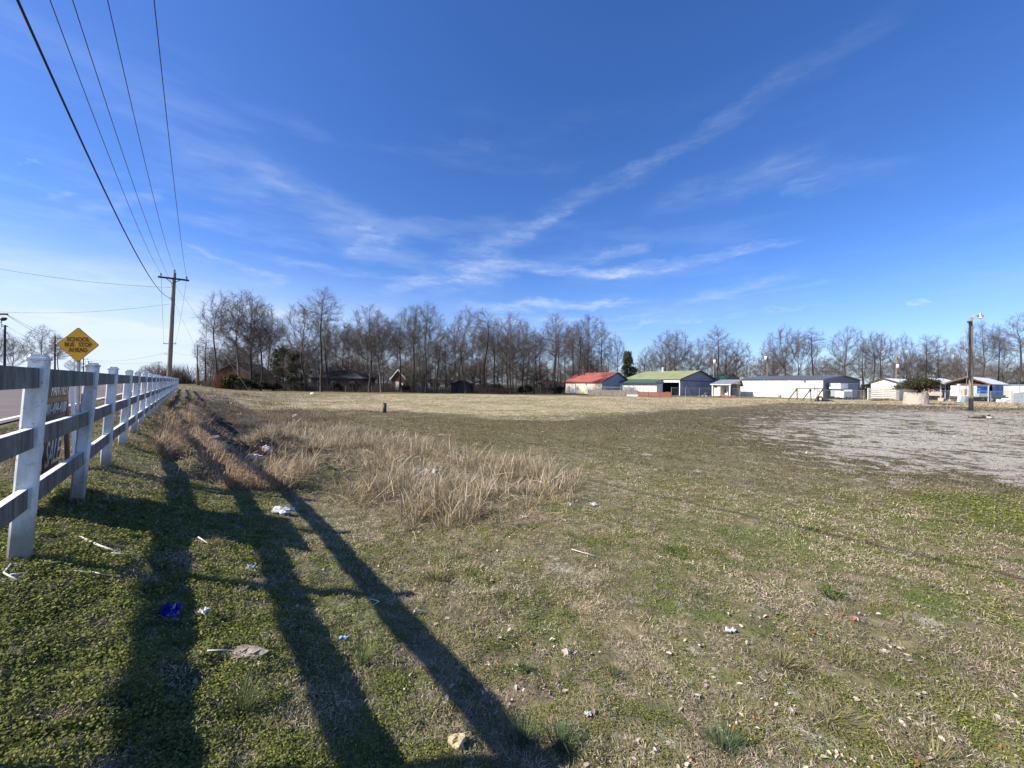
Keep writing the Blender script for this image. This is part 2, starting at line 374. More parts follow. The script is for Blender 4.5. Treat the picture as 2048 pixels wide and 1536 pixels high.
def zones(x, y):
    """low frequency amounts of straw, gravel, moss and bare soil on the land"""
    s, p = sp(x, y); r = np.hypot(x, y)
    yb = np.interp(x, [-60, -30, -8, 2, 15, 37, 60], [24, 27, 27, 20.5, 32, 52, 46])
    straw = sstep(-3, 5, y - yb) * (1 - 0.75 * sstep(64, 80, y)) * (0.45 + 0.55 * sstep(-30, -10, x))
    g = poly_sd(x, y, GRAVEL); fw = 0.8 + 0.105 * r
    gravel = sstep(-2.2 * fw, 1.0 * fw, g)
    moss = sstep(2.3, 0.4, np.hypot((x - 8.6) / 1.3, y - 6.1)) + 0.5 * sstep(1.5, 0.2, np.hypot(x - 2.6, (y - 2.3) * 1.5)) 
    soil = sstep(0.9, 1.6, p) * (1 - sstep(3.6, 5.0, p)) * sstep(3.6, 5.0, s) * (1 - sstep(45, 70, s))
    green = sstep(2.6, 0.6, p) * (1 - sstep(5, 9, r))
    return straw, gravel, np.clip(moss, 0, 1), soil, np.clip(green, 0, 1)
def damp_zone(x, y): return np.exp(-(((x - 14) / 17) ** 2 + ((y - np.interp(x, [-10, 5, 40], [20, 23, 40])) / 7.0) ** 2))
zs = zones(XX, YY)
gm = bpy.data.materials.new('field_ground'); gm.use_nodes = True
t = gm.node_tree; k = NB(t); bs = t.nodes['Principled BSDF']
co = k.n('ShaderNodeTexCoord').outputs['Object']
at_ = lambda nm: k.n('ShaderNodeAttribute', attribute_name=nm).outputs['Fac']
nA = k.noise(co, 0.16, 5, 0.6); nB = k.noise(co, 0.9, 6, 0.65); nC = k.noise(co, 5.0, 5, 0.65); nD = k.noise(co, 28.0, 4, 0.7); nE = k.noise(k.mapping(co, loc=(31, 7, 2)), 0.45, 6, 0.7)
nF = k.noise(k.mapping(co, loc=(3, 57, 2)), 2.2, 6, 0.72)
base = k.mix(k.rng(nC, 0.35, 0.68), (0.12, 0.105, 0.055), (0.25, 0.205, 0.125))
base = k.mix(k.rng(nB, 0.46, 0.66), base, (0.105, 0.125, 0.036))
base = k.mix(k.m('MULTIPLY', k.rng(nD, 0.55, 0.74), 0.65), base, (0.36, 0.295, 0.20))
base = k.mix(k.m('MULTIPLY', k.rng(nA, 0.52, 0.68), 0.45), base, (0.095, 0.070, 0.045))
base = k.mix(k.rng(k.noise(k.mapping(co, loc=(91, 17, 0)), 0.30, 5, 0.65), 0.50, 0.62, 0, 0.40), base, (0.080, 0.090, 0.030))
dist = at_('far')
base = k.mix(k.rng(dist, 7.0, 16.0, 0, 0.6), base, k.mix(k.rng(nF, 0.38, 0.62), (0.085, 0.072, 0.036), (0.150, 0.128, 0.066)))
# straw coloured dormant grass
st = k.m('MULTIPLY', k.rng(k.m('ADD', at_('straw'), k.m('MULTIPLY', k.m('SUBTRACT', nE, 0.5), 2.0)), 0.28, 0.78), 0.95)
strawc = k.mix(k.rng(nB, 0.35, 0.68), (0.29, 0.245, 0.135), (0.50, 0.41, 0.27))
strawc = k.mix(k.m('MULTIPLY', k.rng(nA, 0.44, 0.60), 0.8), strawc, (0.20, 0.195, 0.085))
strawc = k.mix(k.rng(nF, 0.53, 0.70, 0, 0.8), strawc, (0.105, 0.085, 0.045))
base = k.mix(st, base, strawc)
dm = k.rng(k.m('ADD', at_('damp'), k.m('MULTIPLY', k.m('SUBTRACT', nF, 0.5), 2.6)), 0.30, 0.80, 0, 0.85)
base = k.mix(dm, base, k.mix(k.rng(nC, 0.35, 0.65), (0.060, 0.048, 0.028), (0.125, 0.105, 0.060)))
# pale worn gravel
gr = k.rng(k.m('ADD', at_('gravel'), k.m('ADD', k.m('MULTIPLY', k.m('SUBTRACT', nF, 0.5), 4.4), k.m('MULTIPLY', k.m('SUBTRACT', nE, 0.5), 2.8))), 0.50, 1.0)
gravc = k.mix(k.rng(nD, 0.3, 0.7), (0.23, 0.21, 0.175), (0.50, 0.46, 0.395))
gravc = k.mix(k.rng(nC, 0.52, 0.70, 0, 0.7), gravc, (0.13, 0.11, 0.08))
base = k.mix(gr, base, gravc)
rim = k.m('MULTIPLY', k.rng(k.m('ADD', at_('gravel'), k.m('MULTIPLY', k.m('SUBTRACT', nE, 0.5), 1.2)), 0.12, 0.45), k.m('SUBTRACT', 1.0, gr))
base = k.mix(k.m('MULTIPLY', rim, 0.55), base, (0.055, 0.045, 0.030))
base = k.mix(k.rng(k.m('ADD', at_('moss'), k.m('MULTIPLY', k.m('SUBTRACT', nF, 0.5), 1.2)), 0.35, 0.75, 0, 0.85), base, (0.085, 0.105, 0.016))
base = k.mix(k.rng(k.m('ADD', at_('soil'), k.m('MULTIPLY', k.m('SUBTRACT', nF, 0.5), 0.9)), 0.35, 0.7, 0, 0.92), base, k.mix(k.rng(nC, 0.3, 0.7), (0.035, 0.028, 0.022), (0.10, 0.080, 0.060)))
base = k.mix(k.rng(k.m('ADD', at_('green'), k.m('MULTIPLY', k.m('SUBTRACT', nF, 0.5), 0.9)), 0.35, 0.75, 0, 0.8), base, k.mix(k.rng(nC, 0.3, 0.7), (0.040, 0.050, 0.014), (0.10, 0.115, 0.035)))
t.links.new(base, bs.inputs['Base Color']); bs.inputs['Roughness'].default_value = 0.95; bs.inputs['Specular IOR Level'].default_value = 0.1
bp = k.n('ShaderNodeBump'); bp.inputs['Distance'].default_value = 0.06; bp.inputs['Strength'].default_value = 0.8
hb = k.m('ADD', k.m('MULTIPLY', nC, 0.7), k.m('ADD', k.m('MULTIPLY', nD, 0.35), k.m('MULTIPLY', nF, 1.0)))
t.links.new(hb, bp.inputs['Height']); t.links.new(bp.outputs[0], bs.inputs['Normal'])
ground = np_obj('ground', np.stack([XX.ravel(), YY.ravel(), ZZ.ravel()], -1), quads, gm,
                attrs=dict(damp=damp_zone(XX, YY).ravel(), straw=zs[0].ravel(), gravel=zs[1].ravel(), moss=zs[2].ravel(), soil=zs[3].ravel(), green=zs[4].ravel(), far=RR.ravel()), smooth=True)
kind(ground, 'structure')
# ------------------------------------------------------------------ road with painted lines
asph = mat('asphalt', (0.135, 0.108, 0.100), 0.9, 0.14, 0.7, bump=0.004, bscale=60)
paint_w = mat('road_paint_white', (0.75, 0.75, 0.72), 0.7, 0.12, 6)
paint_y = mat('road_paint_yellow', (0.62, 0.46, 0.16), 0.7, 0.12, 6)
def strip(name, p0, p1, dz, m, s0=-60, s1=900, step=6):
    mb = MB(); s = s0
    while s < s1:
        a = from_sp(s, p0); b = from_sp(s, p1); mb.add([(a[0], a[1], float(zroad(s)) + dz), (b[0], b[1], float(zroad(s)) + dz)]); s += step
    for i in range(len(mb.v) // 2 - 1): mb.face(2 * i, 2 * i + 1, 2 * i + 3, 2 * i + 2)
    return kind(mb.build(name, m), 'structure')
strip('road', -12.4, -2.45, 0.004, asph)
strip('road_edge_line', -2.78, -2.64, 0.008, paint_w)
strip('road_edge_line', -12.2, -12.06, 0.008, paint_w)
mb = MB(); s = -30
while s < 300:
    for (q0, q1) in ((-7.45, -7.35),):
        pts = [(*from_sp(a, q), float(zroad(a)) + 0.008) for a, q in ((s, q0), (s + 3.2, q0), (s + 3.2, q1), (s, q1))]
        b = mb.add(pts); mb.face(b, b + 3, b + 2, b + 1)
    s += 11
kind(mb.build('road_centre_line', paint_y), 'structure')

# ------------------------------------------------------------------ white three rail fence
pvc = bpy.data.materials.new('weathered_vinyl'); pvc.use_nodes = True
t = pvc.node_tree; k = NB(t); bs = t.nodes['Principled BSDF']; co = k.n('ShaderNodeTexCoord').outputs['Object']
g1 = k.noise(k.mapping(co, (1, 1, 0.35)), 5.0, 6, 0.7); g2 = k.noise(co, 22.0, 5, 0.7)
c = k.mix(k.rng(g1, 0.40, 0.72), (0.80, 0.80, 0.78), (0.46, 0.47, 0.45))
c = k.mix(k.rng(g2, 0.56, 0.72, 0, 0.75), c, (0.15, 0.16, 0.13))
sz_ = k.n('ShaderNodeSeparateXYZ'); t.links.new(co, sz_.inputs[0])
mud = k.rng(k.m('ADD', sz_.outputs[2], k.m('MULTIPLY', k.m('SUBTRACT', g1, 0.5), 0.9)), 1.12, 0.82, 0, 0.8)
c = k.mix(mud, c, (0.17, 0.155, 0.11))
t.links.new(c, bs.inputs['Base Color']); bs.inputs['Roughness'].default_value = 0.55
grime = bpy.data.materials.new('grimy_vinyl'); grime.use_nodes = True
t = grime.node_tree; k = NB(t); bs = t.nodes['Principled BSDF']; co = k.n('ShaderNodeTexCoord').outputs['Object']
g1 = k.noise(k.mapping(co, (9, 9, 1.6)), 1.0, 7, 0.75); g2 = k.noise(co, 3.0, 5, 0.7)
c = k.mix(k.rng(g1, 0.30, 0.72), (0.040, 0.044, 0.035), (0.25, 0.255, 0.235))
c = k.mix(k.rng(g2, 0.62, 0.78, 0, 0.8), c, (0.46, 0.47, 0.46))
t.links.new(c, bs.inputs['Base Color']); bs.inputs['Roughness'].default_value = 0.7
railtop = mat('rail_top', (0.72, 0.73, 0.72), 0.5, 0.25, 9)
fence = thing('rail_fence', 'long white vinyl three-rail fence with grimy rails running beside the road', 'fence', (FP[0], FP[1], 0.0))
rng = random.Random(3)
GAP = 1.8; K0, K1 = -3, 31
LEAN = Vector((FN[0], FN[1], 0)) * 0.058
pdir = Vector((FD[0], FD[1], 0)); pn = Vector((FN[0], FN[1], 0))
def oct_prof(w, c): return [(-w + c, -w), (w - c, -w), (w, -w + c), (w, w - c), (w - c, w), (-w + c, w), (-w, w - c), (-w, -w + c)]
tops = []
for kk in range(K0, K1):
    s = kk * GAP - (0.14 if kk < 0 else 0); x, y = from_sp(s, 0); zg = hz(x, y) - 0.10
    ln = LEAN * (1 + rng.uniform(-.25, .25)) + pdir * rng.uniform(-.012, .012)
    zt = 2.125 + rng.uniform(-.012, .012); b0 = Vector((x - FP[0], y - FP[1], zg))
    def ring(z, w, c, dn=0.0):
        o = b0 + Vector((ln.x, ln.y, 1)) * (z - zg)
        return [o + pdir * a + pn * b for a, b in oct_prof(w, c)]
    def loft(mb, levels):
        rs = [mb.add(ring(*l)) for l in levels]
        for r0, r1 in zip(rs, rs[1:]):
            for q in range(8): mb.face(r0 + q, r0 + (q + 1) % 8, r1 + (q + 1) % 8, r1 + q)
        mb.face(*[rs[-1] + q for q in range(8)]); mb.face(*[rs[0] + q for q in reversed(range(8))])
        return mb
    po = loft(MB(), [(zg, 0.051, 0.013), (zt, 0.051, 0.013)]).build('post', pvc, fence)
    loft(MB(), [(zt + 0.001, 0.057, 0.013), (zt + 0.020, 0.057, 0.013), (zt + 0.022, 0.044, 0.010), (zt + 0.040, 0.039, 0.010)]).build('cap', pvc, po)
    tops.append((b0, ln, zg))
def pt(i, z): b0, ln, zg = tops[i]; return b0 + Vector((ln.x, ln.y, 1)) * (z - zg)
for i in range(len(tops) - 1):
    for zr in (2.0, 1.585, 1.17):
        a = pt(i, zr); b = pt(i + 1, zr); d = (b - a).normalized()
        mb = MB(); mb.cur = 0
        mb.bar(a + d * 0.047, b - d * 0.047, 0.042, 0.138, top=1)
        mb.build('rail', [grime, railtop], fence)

# ------------------------------------------------------------------ lettering
def text(name, body, size, m, parent, Mx, extrude=0.002, sx=1.0, align='CENTER', bold=0.0):
    cu = bpy.data.curves.new(name, 'FONT'); cu.body = body; cu.size = size; cu.align_x = align; cu.align_y = 'CENTER'; cu.extrude = extrude; cu.offset = bold
    ob = bpy.data.objects.new(name, cu); me = bpy.data.meshes.new_from_object(ob)
    bpy.data.objects.remove(ob); bpy.data.curves.remove(cu)
    me.transform(Mx @ Matrix.Diagonal((sx, 1, 1, 1))); me.materials.clear(); me.materials.append(m)
    o = bpy.data.objects.new(name, me); COL.objects.link(o); o.parent = parent; return o
def frame(u, v, o):                      # u right, v up, normal u x v
    u = Vector(u).normalized(); v = Vector(v).normalized(); n = u.cross(v)
    return Matrix(((u.x, v.x, n.x, o[0]), (u.y, v.y, n.y, o[1]), (u.z, v.z, n.z, o[2]), (0, 0, 0, 1)))
# diamond road sign
q = at(158, 689.6, 12.4); zb = hz(q.x, q.y)
sg = thing('road_sign', 'yellow diamond sign reading SCHOOL BUS STOP AHEAD on a steel post', 'road sign', (q.x, q.y, zb))
be = R(12.95); u = Vector((math.cos(be), math.sin(be), 0.012)); nrm = Vector((math.sin(be), -math.cos(be), 0))
cz = q.z - zb
def diamond(name, h, rr, off, m, th):
    mb = MB(); pr = []
    for kq in range(4):
        a0 = math.pi / 2 * kq
        for da in (-0.9, -0.45, 0, 0.45, 0.9):
            cx, cy = (h - rr * 1.41421) * math.cos(a0), (h - rr * 1.41421) * math.sin(a0)
            pr.append((cx + rr * math.cos(a0 + da * 0.87), cy + rr * math.sin(a0 + da * 0.87)))
    n = len(pr)
    f = [u * a + Vector((0, 0, cz + b)) + nrm * (off + th) for a, b in pr]; bk = [u * a + Vector((0, 0, cz + b)) + nrm * off for a, b in pr]
    i0 = mb.add(f); i1 = mb.add(bk); mb.face(*range(i0, i0 + n)); mb.face(*reversed(range(i1, i1 + n)))
    for i in range(n): j = (i + 1) % n; mb.face(i0 + j, i0 + i, i1 + i, i1 + j)
    return mb.build(name, m, sg)
plate = diamond('plate', 0.565, 0.05, 0.030, M['sign_black'], 0.004)
diamond('face', 0.545, 0.045, 0.0345, M['sign_yellow'], 0.002).parent = plate
for body, dz, du in (('SCHOOL', 0.17, 0), ('BUS', 0.0, -.225), ('STOP', 0.0, .185), ('AHEAD', -0.17, 0)):
    text('lettering', body, 0.185, M['sign_black'], plate, frame(u, (0, 0, 1), u * du + Vector((0, 0, cz + dz)) + nrm * 0.0385), 0.001, 0.80, bold=0.004)
mb = MB(); mb.box((-0.03, -0.022, -0.2), (0.03, 0.022, cz + 0.40), frame(u, (0, 0, 1), (0, 0, 0)) @ Matrix.Rotation(-math.pi / 2, 4, 'X')) if False else None
mb = MB(); mb.bar((0, 0, -0.3), (0, 0, cz + 0.4), 0.06, 0.045, up=nrm); mb.build('post', M['galv'], sg)
# estate sign leaning on the back of the fence, lettering towards the field
sx_, sy_ = from_sp(2.45, -0.335)
fs = thing('for_sale_sign', 'maroon and blue FOR SALE sign board standing behind the near end of the white fence', 'sign board', (sx_, sy_, 0.0))
U = Vector((FD[0], FD[1], 0)); V = Vector((FN[0] * 0.085, FN[1] * 0.085, 1)).normalized(); N = U.cross(V)
def sp_(name, u0, u1, v0, v1, m, off=0.0, th=0.012, par=None, skew=0.0):
    o = Vector((0, 0, 0)); P = []
    for d in (off, off + th):
        P += [U * u0 + V * v0 + N * d, U * u1 + V * (v0 + skew) + N * d, U * u1 + V * (v1 + skew) + N * d, U * u0 + V * v1 + N * d]
    mb = MB(); b = mb.add(P)
    for f in ((3, 2, 1, 0), (4, 5, 6, 7), (0, 1, 5, 4), (1, 2, 6, 5), (2, 3, 7, 6), (3, 0, 4, 7)): mb.face(*[b + i for i in f])
    return mb.build(name, m, par or fs)
bd = sp_('board', -1.3, 0.0, 0.82, 2.02, M['white_paint'])
sp_('upper_panel', -1.28, -0.02, 1.60, 2.0, M['sign_brown'], 0.013, 0.003, bd)
sp_('tan_stripe', -1.27, -0.03, 1.765, 1.81, M['sign_tan'], 0.017, 0.002, bd)
sp_('blue_band', -1.28, -0.02, 1.38, 1.595, M['sign_blue'], 0.013, 0.003, bd)
sp_('maroon_panel', -1.28, -0.02, 1.045, 1.375, M['sign_maroon'], 0.013, 0.003, bd)
sp_('blue_panel', -1.28, -0.02, 0.85, 1.04, M['sign_blue'], 0.013, 0.003, bd)
sp_('white_stripe', -1.26, -0.05, 0.90, 0.925, M['white_paint'], 0.017, 0.002, bd, skew=0.06)
fo = lambda u_, v_: frame(U, V, U * u_ + V * v_ + N * 0.0185)
text('lettering', 'PANTREY', 0.175, M['white_paint'], bd, fo(-0.06, 1.885), 0.001, 0.95, 'RIGHT', 0.002)
text('lettering', '901-494-4100', 0.16, M['white_paint'], bd, fo(-0.04, 1.69), 0.001, 0.95, 'RIGHT', 0.002)
text('lettering', 'REALTY', 0.09, M['mint_panel'], bd, fo(-0.30, 1.54), 0.001, 1.0, 'RIGHT')
text('lettering', 'FOR SALE', 0.38, M['white_paint'], bd, fo(-0.06, 1.205), 0.001, 0.72, 'RIGHT', 0.003)
sx2, sy2 = from_sp(3.5, -0.36)
lb = thing('leaning_board', 'narrow maroon board with a white edge leaning behind the FOR SALE sign', 'board', (sx2, sy2, hz(sx2, sy2)))
mb = MB(); mb.bar((0.05, 0, 0), (-0.12, 0.10, 1.28), 0.13, 0.03, up=(FN[0], FN[1], 0)); mb.build('plank', M['sign_maroon'], lb)
mb = MB(); mb.bar((0.12, 0.02, 0), (-0.05, 0.12, 1.33), 0.03, 0.034, up=(FN[0], FN[1], 0)); mb.build('white_edge', M['white_paint'], lb)
# ------------------------------------------------------------------ utility poles and wires
def pole(name, label, px0, py_top, px1, Y, r0, r1, m, group=None, zb=None, cat='utility pole', base_py=None):
    x0, y0, z0 = on_ground(px0, Y)
    tp = at(px1, py_top, Y)
    o = thing(name, label, cat, (x0, y0, z0), group=group)
    top = Vector((tp.x - x0, 0, tp.z - z0))
    n = 8; MB().tube([top * (i / n) if i else top * 0 - Vector((0, 0, 0.5)) for i in range(n + 1)], [r0 + (r1 - r0) * i / n for i in range(n + 1)], 12).build('post', m, o, smooth=True)
    return o, top
def insulator(o, p, sc=1.0):
    p = Vector(p); s = sc
    MB().tube([p, p + Vector((0, 0, .08 * s)), p + Vector((0, 0, .081 * s)), p + Vector((0, 0, .15 * s)), p + Vector((0, 0, .151 * s)), p + Vector((0, 0, .22 * s)), p + Vector((0, 0, .28 * s))],
              [.02 * s, .02 * s, .075 * s, .075 * s, .055 * s, .055 * s, .025 * s], 8).build('insulator', M['porcelain'], o, smooth=False)
    return p + Vector((0, 0, .25 * s))
mp, mtop = pole('utility_pole', 'tall wooden utility pole with a dark crossarm and braces behind the white fence', 337, 545, 349, 35, 0.19, 0.13, M['pole_wood'])
ml = Vector(mp.location)
ca, cb = at(316, 553.5, 34.4) - ml, at(378, 561.0, 35.4) - ml
MB().bar(ca, cb, 0.11, 0.15).build('crossarm', M['pole_dark'], mp)
cm = (ca + cb) / 2
for e in (0.28, 0.76):
    MB().bar(ca.lerp(cb, e) + Vector((0, -.09, -.05)), mtop * ((at(347, 568, 35).z - ml.z) / mtop.z) + Vector((0, -.15, 0)), 0.035, 0.05).build('brace', M['pole_dark'], mp)
i1 = insulator(mp, ca.lerp(cb, 0.09) + Vector((0, 0, .07)), 1.1); i2 = insulator(mp, mtop, 1.1); i3 = insulator(mp, ca.lerp(cb, 0.92) + Vector((0, 0, .07)), 1.1)
MB().tube([mtop * .9 + Vector((-.16, -.02, -.2)), mtop * .9 + Vector((-.16, -.02, .1))], .05, 8).build('wire_bracket', M['steel'], mp)
MB().box((-.03, -.06, -.12), (.17, .06, .12), Matrix.Translation(mtop * .78 + Vector((-.28, 0, 0)))).build('wire_bracket', M['steel'], mp)
MB().tube([Vector((-.20, 0, 0)) + mtop * 0.02, Vector((-.17, 0, 0)) + mtop * .5], .025, 6).build('ground_conduit', M['galv'], mp)
def span(name, label, A, B, sag, r, m, group='overhead wires', n=28, ext=0.0):
    A = Vector(A); B = Vector(B); P = []
    for i in range(n + 1):
        t = i / n; P.append(A.lerp(B, t) - Vector((0, 0, 4 * sag * t * (1 - t))))
    mid = A.lerp(B, .5); o = MB()
    o.tube([p - A for p in P], r, 6)
    w = o.build(name, m, None, smooth=True); w.location = A
    return tag(w, label, 'wire', group)
def overhead(A, px, py, hrel, S, label, r, m):
    """wire from pole attachment A through the sky point seen at (px, py) and on past the camera to the next pole"""
    A = Vector(A); d = pix_dir(px, py); Q = EYE + d * (hrel / d.z)
    h = Vector((Q.x - A.x, Q.y - A.y, 0)); sq = h.length; h.normalize()
    t = sq / S; B = A + h * S
    sag = (A.z - Q.z) / (4 * t * (1 - t)); B.z = A.z
    return span('overhead_wire', label, A, B, sag, r, m, 'overhead wires along the road', 48)
pa = lambda v: ml + v
overhead(pa(i1), 100, 0, 8.0, 58, 'thin wire from the left insulator of the crossarm overhead to the camera', .010, M['wire'])
overhead(pa(mtop * .9 + Vector((-.16, -.02, .1))), 145, 0, 7.4, 58, 'thin wire from the bracket below the crossarm, third wire from the left overhead', .009, M['wire'])
overhead(pa(i2), 215, 0, 8.4, 58, 'thin wire from the pole-top insulator running overhead', .010, M['wire'])
overhead(pa(i3), 308, 0, 7.9, 58, 'rightmost thin wire from the right insulator of the crossarm', .010, M['wire'])
overhead(pa(mtop * .78 + Vector((-.2, -.1, .05))), 35, 0, 5.4, 58, 'thick black cable attached lowest on the pole, leftmost overhead', .019, M['cable'])
# poles further down the road
far_p = [(338, 684, 339, 80, 'utility pole mostly hidden behind the tall near pole'), (336, 706, 337, 118, 'distant utility pole just left of the near pole foot'),
         (318, 723, 318, 160, 'small far utility pole with a crossarm left of the brown thicket'), (176, 722, 177, 150, 'small far crossarm pole right of the school bus sign'),
         (167, 716, 167, 120, 'far pole directly right of the school bus sign post'), (110, 672, 110, 78, 'utility pole with two crossarms left of the school bus sign'),
         (305, 742, 305, 240, 'tiny farthest utility pole above the white fence')]
fo_ = {}
for px, pt_, px1, Y, lab in far_p:
    x = gx(px, Y); o, tp = pole('utility_pole', lab, px, pt_, px1, Y, .16, .11, M['pole_dark'], 'utility poles down the road')
    wdt = 1.25
    for dz in ((0.35,) if px != 110 else (0.4, 2.0)):
        MB().bar(tp + Vector((-wdt, 0, -dz)), tp + Vector((wdt, 0.2, -dz)), .10, .13).build('crossarm', M['pole_dark'], o)
        for q in (-.95, .95): insulator(o, tp + Vector((q * wdt, 0, -dz + .06)), .9)
    fo_[px] = Vector(o.location) + tp
o, tp = pole('utility_pole', 'slender pole with a small top bracket at the far left edge', 9, 650, 10, 48, .13, .10, M['pole_dark'], 'utility poles down the road')
MB().bar(tp + Vector((-.5, 0, -.15)), tp + Vector((.35, 0, -.15)), .08, .10).build('crossarm', M['pole_dark'], o); insulator(o, tp + Vector((-.4, 0, -.1)))
fo_[9] = Vector(o.location) + tp
o, tp = pole('street_light', 'roadside pole at the left edge carrying a crossarm and a dark lamp head', -16, 614, -16, 30, .17, .12, M['pole_dark'], cat='street light')
MB().bar(tp + Vector((-1.2, 0, -.55)), at(15, 628.5, 30) - Vector(o.location), .11, .13).build('crossarm', M['pole_dark'], o)
lp = at(8.5, 638.5, 30) - Vector(o.location)
MB().tube([tp + Vector((0, 0, -1.6)), lp + Vector((-.7, 0, -.32)), lp + Vector((-.25, 0, -.28)), lp + Vector((-.18, 0, -.1))], .03, 6).build('lamp_arm', M['pole_dark'], o, True)
MB().tube([lp + Vector((-.22, 0, -.04)), lp + Vector((-.05, 0, .02)), lp + Vector((.16, 0, .06))], [.10, .15, .08], 10).build('lamp_head', M['pole_dark'], o, True)
lpl = Vector(o.location) + Vector((1.1, 0, tp.z - .5))
span('overhead_wire', 'lower pair of wires fanning out from the left-edge pole', at(14, 630, 30), fo_[110], .6, .012, M['wire'], 'roadside wires on the left')
span('overhead_wire', 'upper pair of wires fanning out from the left-edge pole', at(12, 628, 30), fo_[110] + Vector((.6, 0, -.3)), .3, .012, M['wire'], 'roadside wires on the left')
span('overhead_wire', 'wire leaving the slender left pole for the two-crossarm pole', fo_[9], fo_[110] + Vector((-.4, 0, -1.9)), .5, .012, M['wire'], 'roadside wires on the left')
span('service_wire', 'long upper wire crossing the road from the left edge to the near pole', at(346, 575, 35), at(-60, 527, 30), .35, .012, M['wire'])
span('service_wire', 'lower sagging wire crossing the road from the left edge to the near pole', at(338, 608, 35), at(-80, 618, 33), .55, .012, M['wire'])
A1 = fo_[338]; A2 = fo_[336]; A3 = fo_[318]
for (p0, off, lab) in ((ca.lerp(cb, .1), (-1.1, 0, -.2), 'wire dropping from the left end of the near crossarm to the pole behind'), (ca.lerp(cb, .92), (1.1, 0, -.2), 'wire dropping from the right end of the near crossarm to the pole behind'), (mtop * .78, (0, 0, -1.8), 'low cable running on from the near pole to the pole behind')):
    span('overhead_wire', lab, pa(p0), A1 + Vector(off), 1.0, .011, M['wire'], 'wires beyond the near pole')
span('overhead_wire', 'wire sweeping from the school bus sign side up to the hidden pole', A1 + Vector((0, 0, -2.0)), fo_[167] + Vector((0, 0, -.2)), 1.3, .02, M['wire'], 'wires beyond the near pole')
span('overhead_wire', 'lower wire sweeping from the far crossarm pole to the distant pole', A3, fo_[176], 1.0, .025, M['wire'], 'wires beyond the near pole')
span('overhead_wire', 'wire running right from the hidden pole to the woodland pole', A1 + Vector((0, 0, -1.6)), at(394, 708, 90), .6, .015, M['wire'], 'wires beyond the near pole')
o, tp = pole('utility_pole', 'pale pole at the left edge of the bare woods', 394, 690, 395, 90, .15, .11, M['pole_wood'], 'utility poles down the road')
# guy wires with yellow guards
for (p0, foot, lab) in (((352, 572), (528, 822), 'steeper-set guy wire anchored farther right in the field'), ((349, 606), (443, 803), 'guy wire anchored nearer the fence bank')):
    d = pix_dir(*foot); fx, fy = gp(*foot); fz = hz(fx, fy)
    A = at(p0[0], p0[1], 35); B = Vector((fx, fy, fz))
    o = thing('guy_wire', lab + ' with a yellow guard', 'guy wire', B, group='guy wires of the near utility pole')
    v = A - B; MB().tube([Vector((0, 0, -.1)), v], .009, 6).build('strand', M['wire'], o)
    MB().tube([v * .012, v * .085], .016, 8).build('guard', M['yellow_guard'], o)
# service pole with a lamp on the right
sp0, stp = pole('lamp_pole', 'weathered pole with a curved lamp arm and tilted meter boxes at the right', 1942.5, 634, 1942, 38, .17, .12, M['pole_wood'], cat='lamp pole')
L0 = Vector(sp0.location); pr = lambda px, py, dy=0: at(px, py, 38 + dy) - L0
MB().tube([pr(1943, 640), pr(1946, 634, -.1), pr(1952, 631, -.2), pr(1960, 631, -.2)], .055, 8).build('lamp_arm', M['galv'], sp0, True)
lh = MB(); c0 = pr(1961, 631, -.2)
lh.tube([c0 + Vector((0, 0, .26)), c0 + Vector((0, 0, .22)), c0 + Vector((0, 0, .05)), c0 + Vector((0, 0, 0)), c0 + Vector((0, 0, -.12))], [.07, .10, .11, .20, .21], 12).build('lamp_head', M['steel'], sp0, True)
MB().tube([c0 + Vector((0, 0, -.12)), c0 + Vector((0, 0, -.25)), c0 + Vector((0, 0, -.33))], [.19, .17, .05], 12).build('lens', M['lamp_glass'], sp0, True)
MB().tube([pr(1939, 645, -.1), pr(1938.5, 720, -.15), pr(1938, 760, -.15)], [.05, .05, .05], 8).build('conduit', M['pole_dark'], sp0, True)
MB().box((-.14, -.08, -.1), (.14, .08, .1), Matrix.Translation(pr(1939, 644, -.15))).build('wire_bracket', M['pole_dark'], sp0)
MB().tube([pr(1938, 646, -.1), pr(1930, 657, -.3), pr(1929.5, 690, -.5), pr(1932, 730, -.5), pr(1935, 745, -.3), pr(1930, 800, -.4)], .022, 6).build('loose_cable', M['galv'], sp0, True)
MB().bar(pr(1917.5, 768, -.4), pr(1919, 800, -.4), .20, .10, up=(0, 1, 0)).build('upright', M['white_paint'], sp0)
def tilted(px0, py0, px1, py1, ang, m, nm, dep=.25):
    c = pr((px0 + px1) / 2, (py0 + py1) / 2, -.5); w = (px1 - px0) / F * 38 / 2; h = (py1 - py0) / F * 38 / 2
    b = MB(); b.box((-w, -dep / 2, -h), (w, dep / 2, h), Matrix.Translation(c) @ Matrix.Rotation(ang, 4, 'Y')); b.build(nm, m, sp0)
tilted(1918, 792, 1927, 805, .28, M['meter_box'], 'meter_box'); tilted(1928, 793, 1934, 803, .1, M['grey_paint'], 'meter_box'); tilted(1926, 778, 1931.5, 790, .0, M['tan_panel'], 'breaker_box')
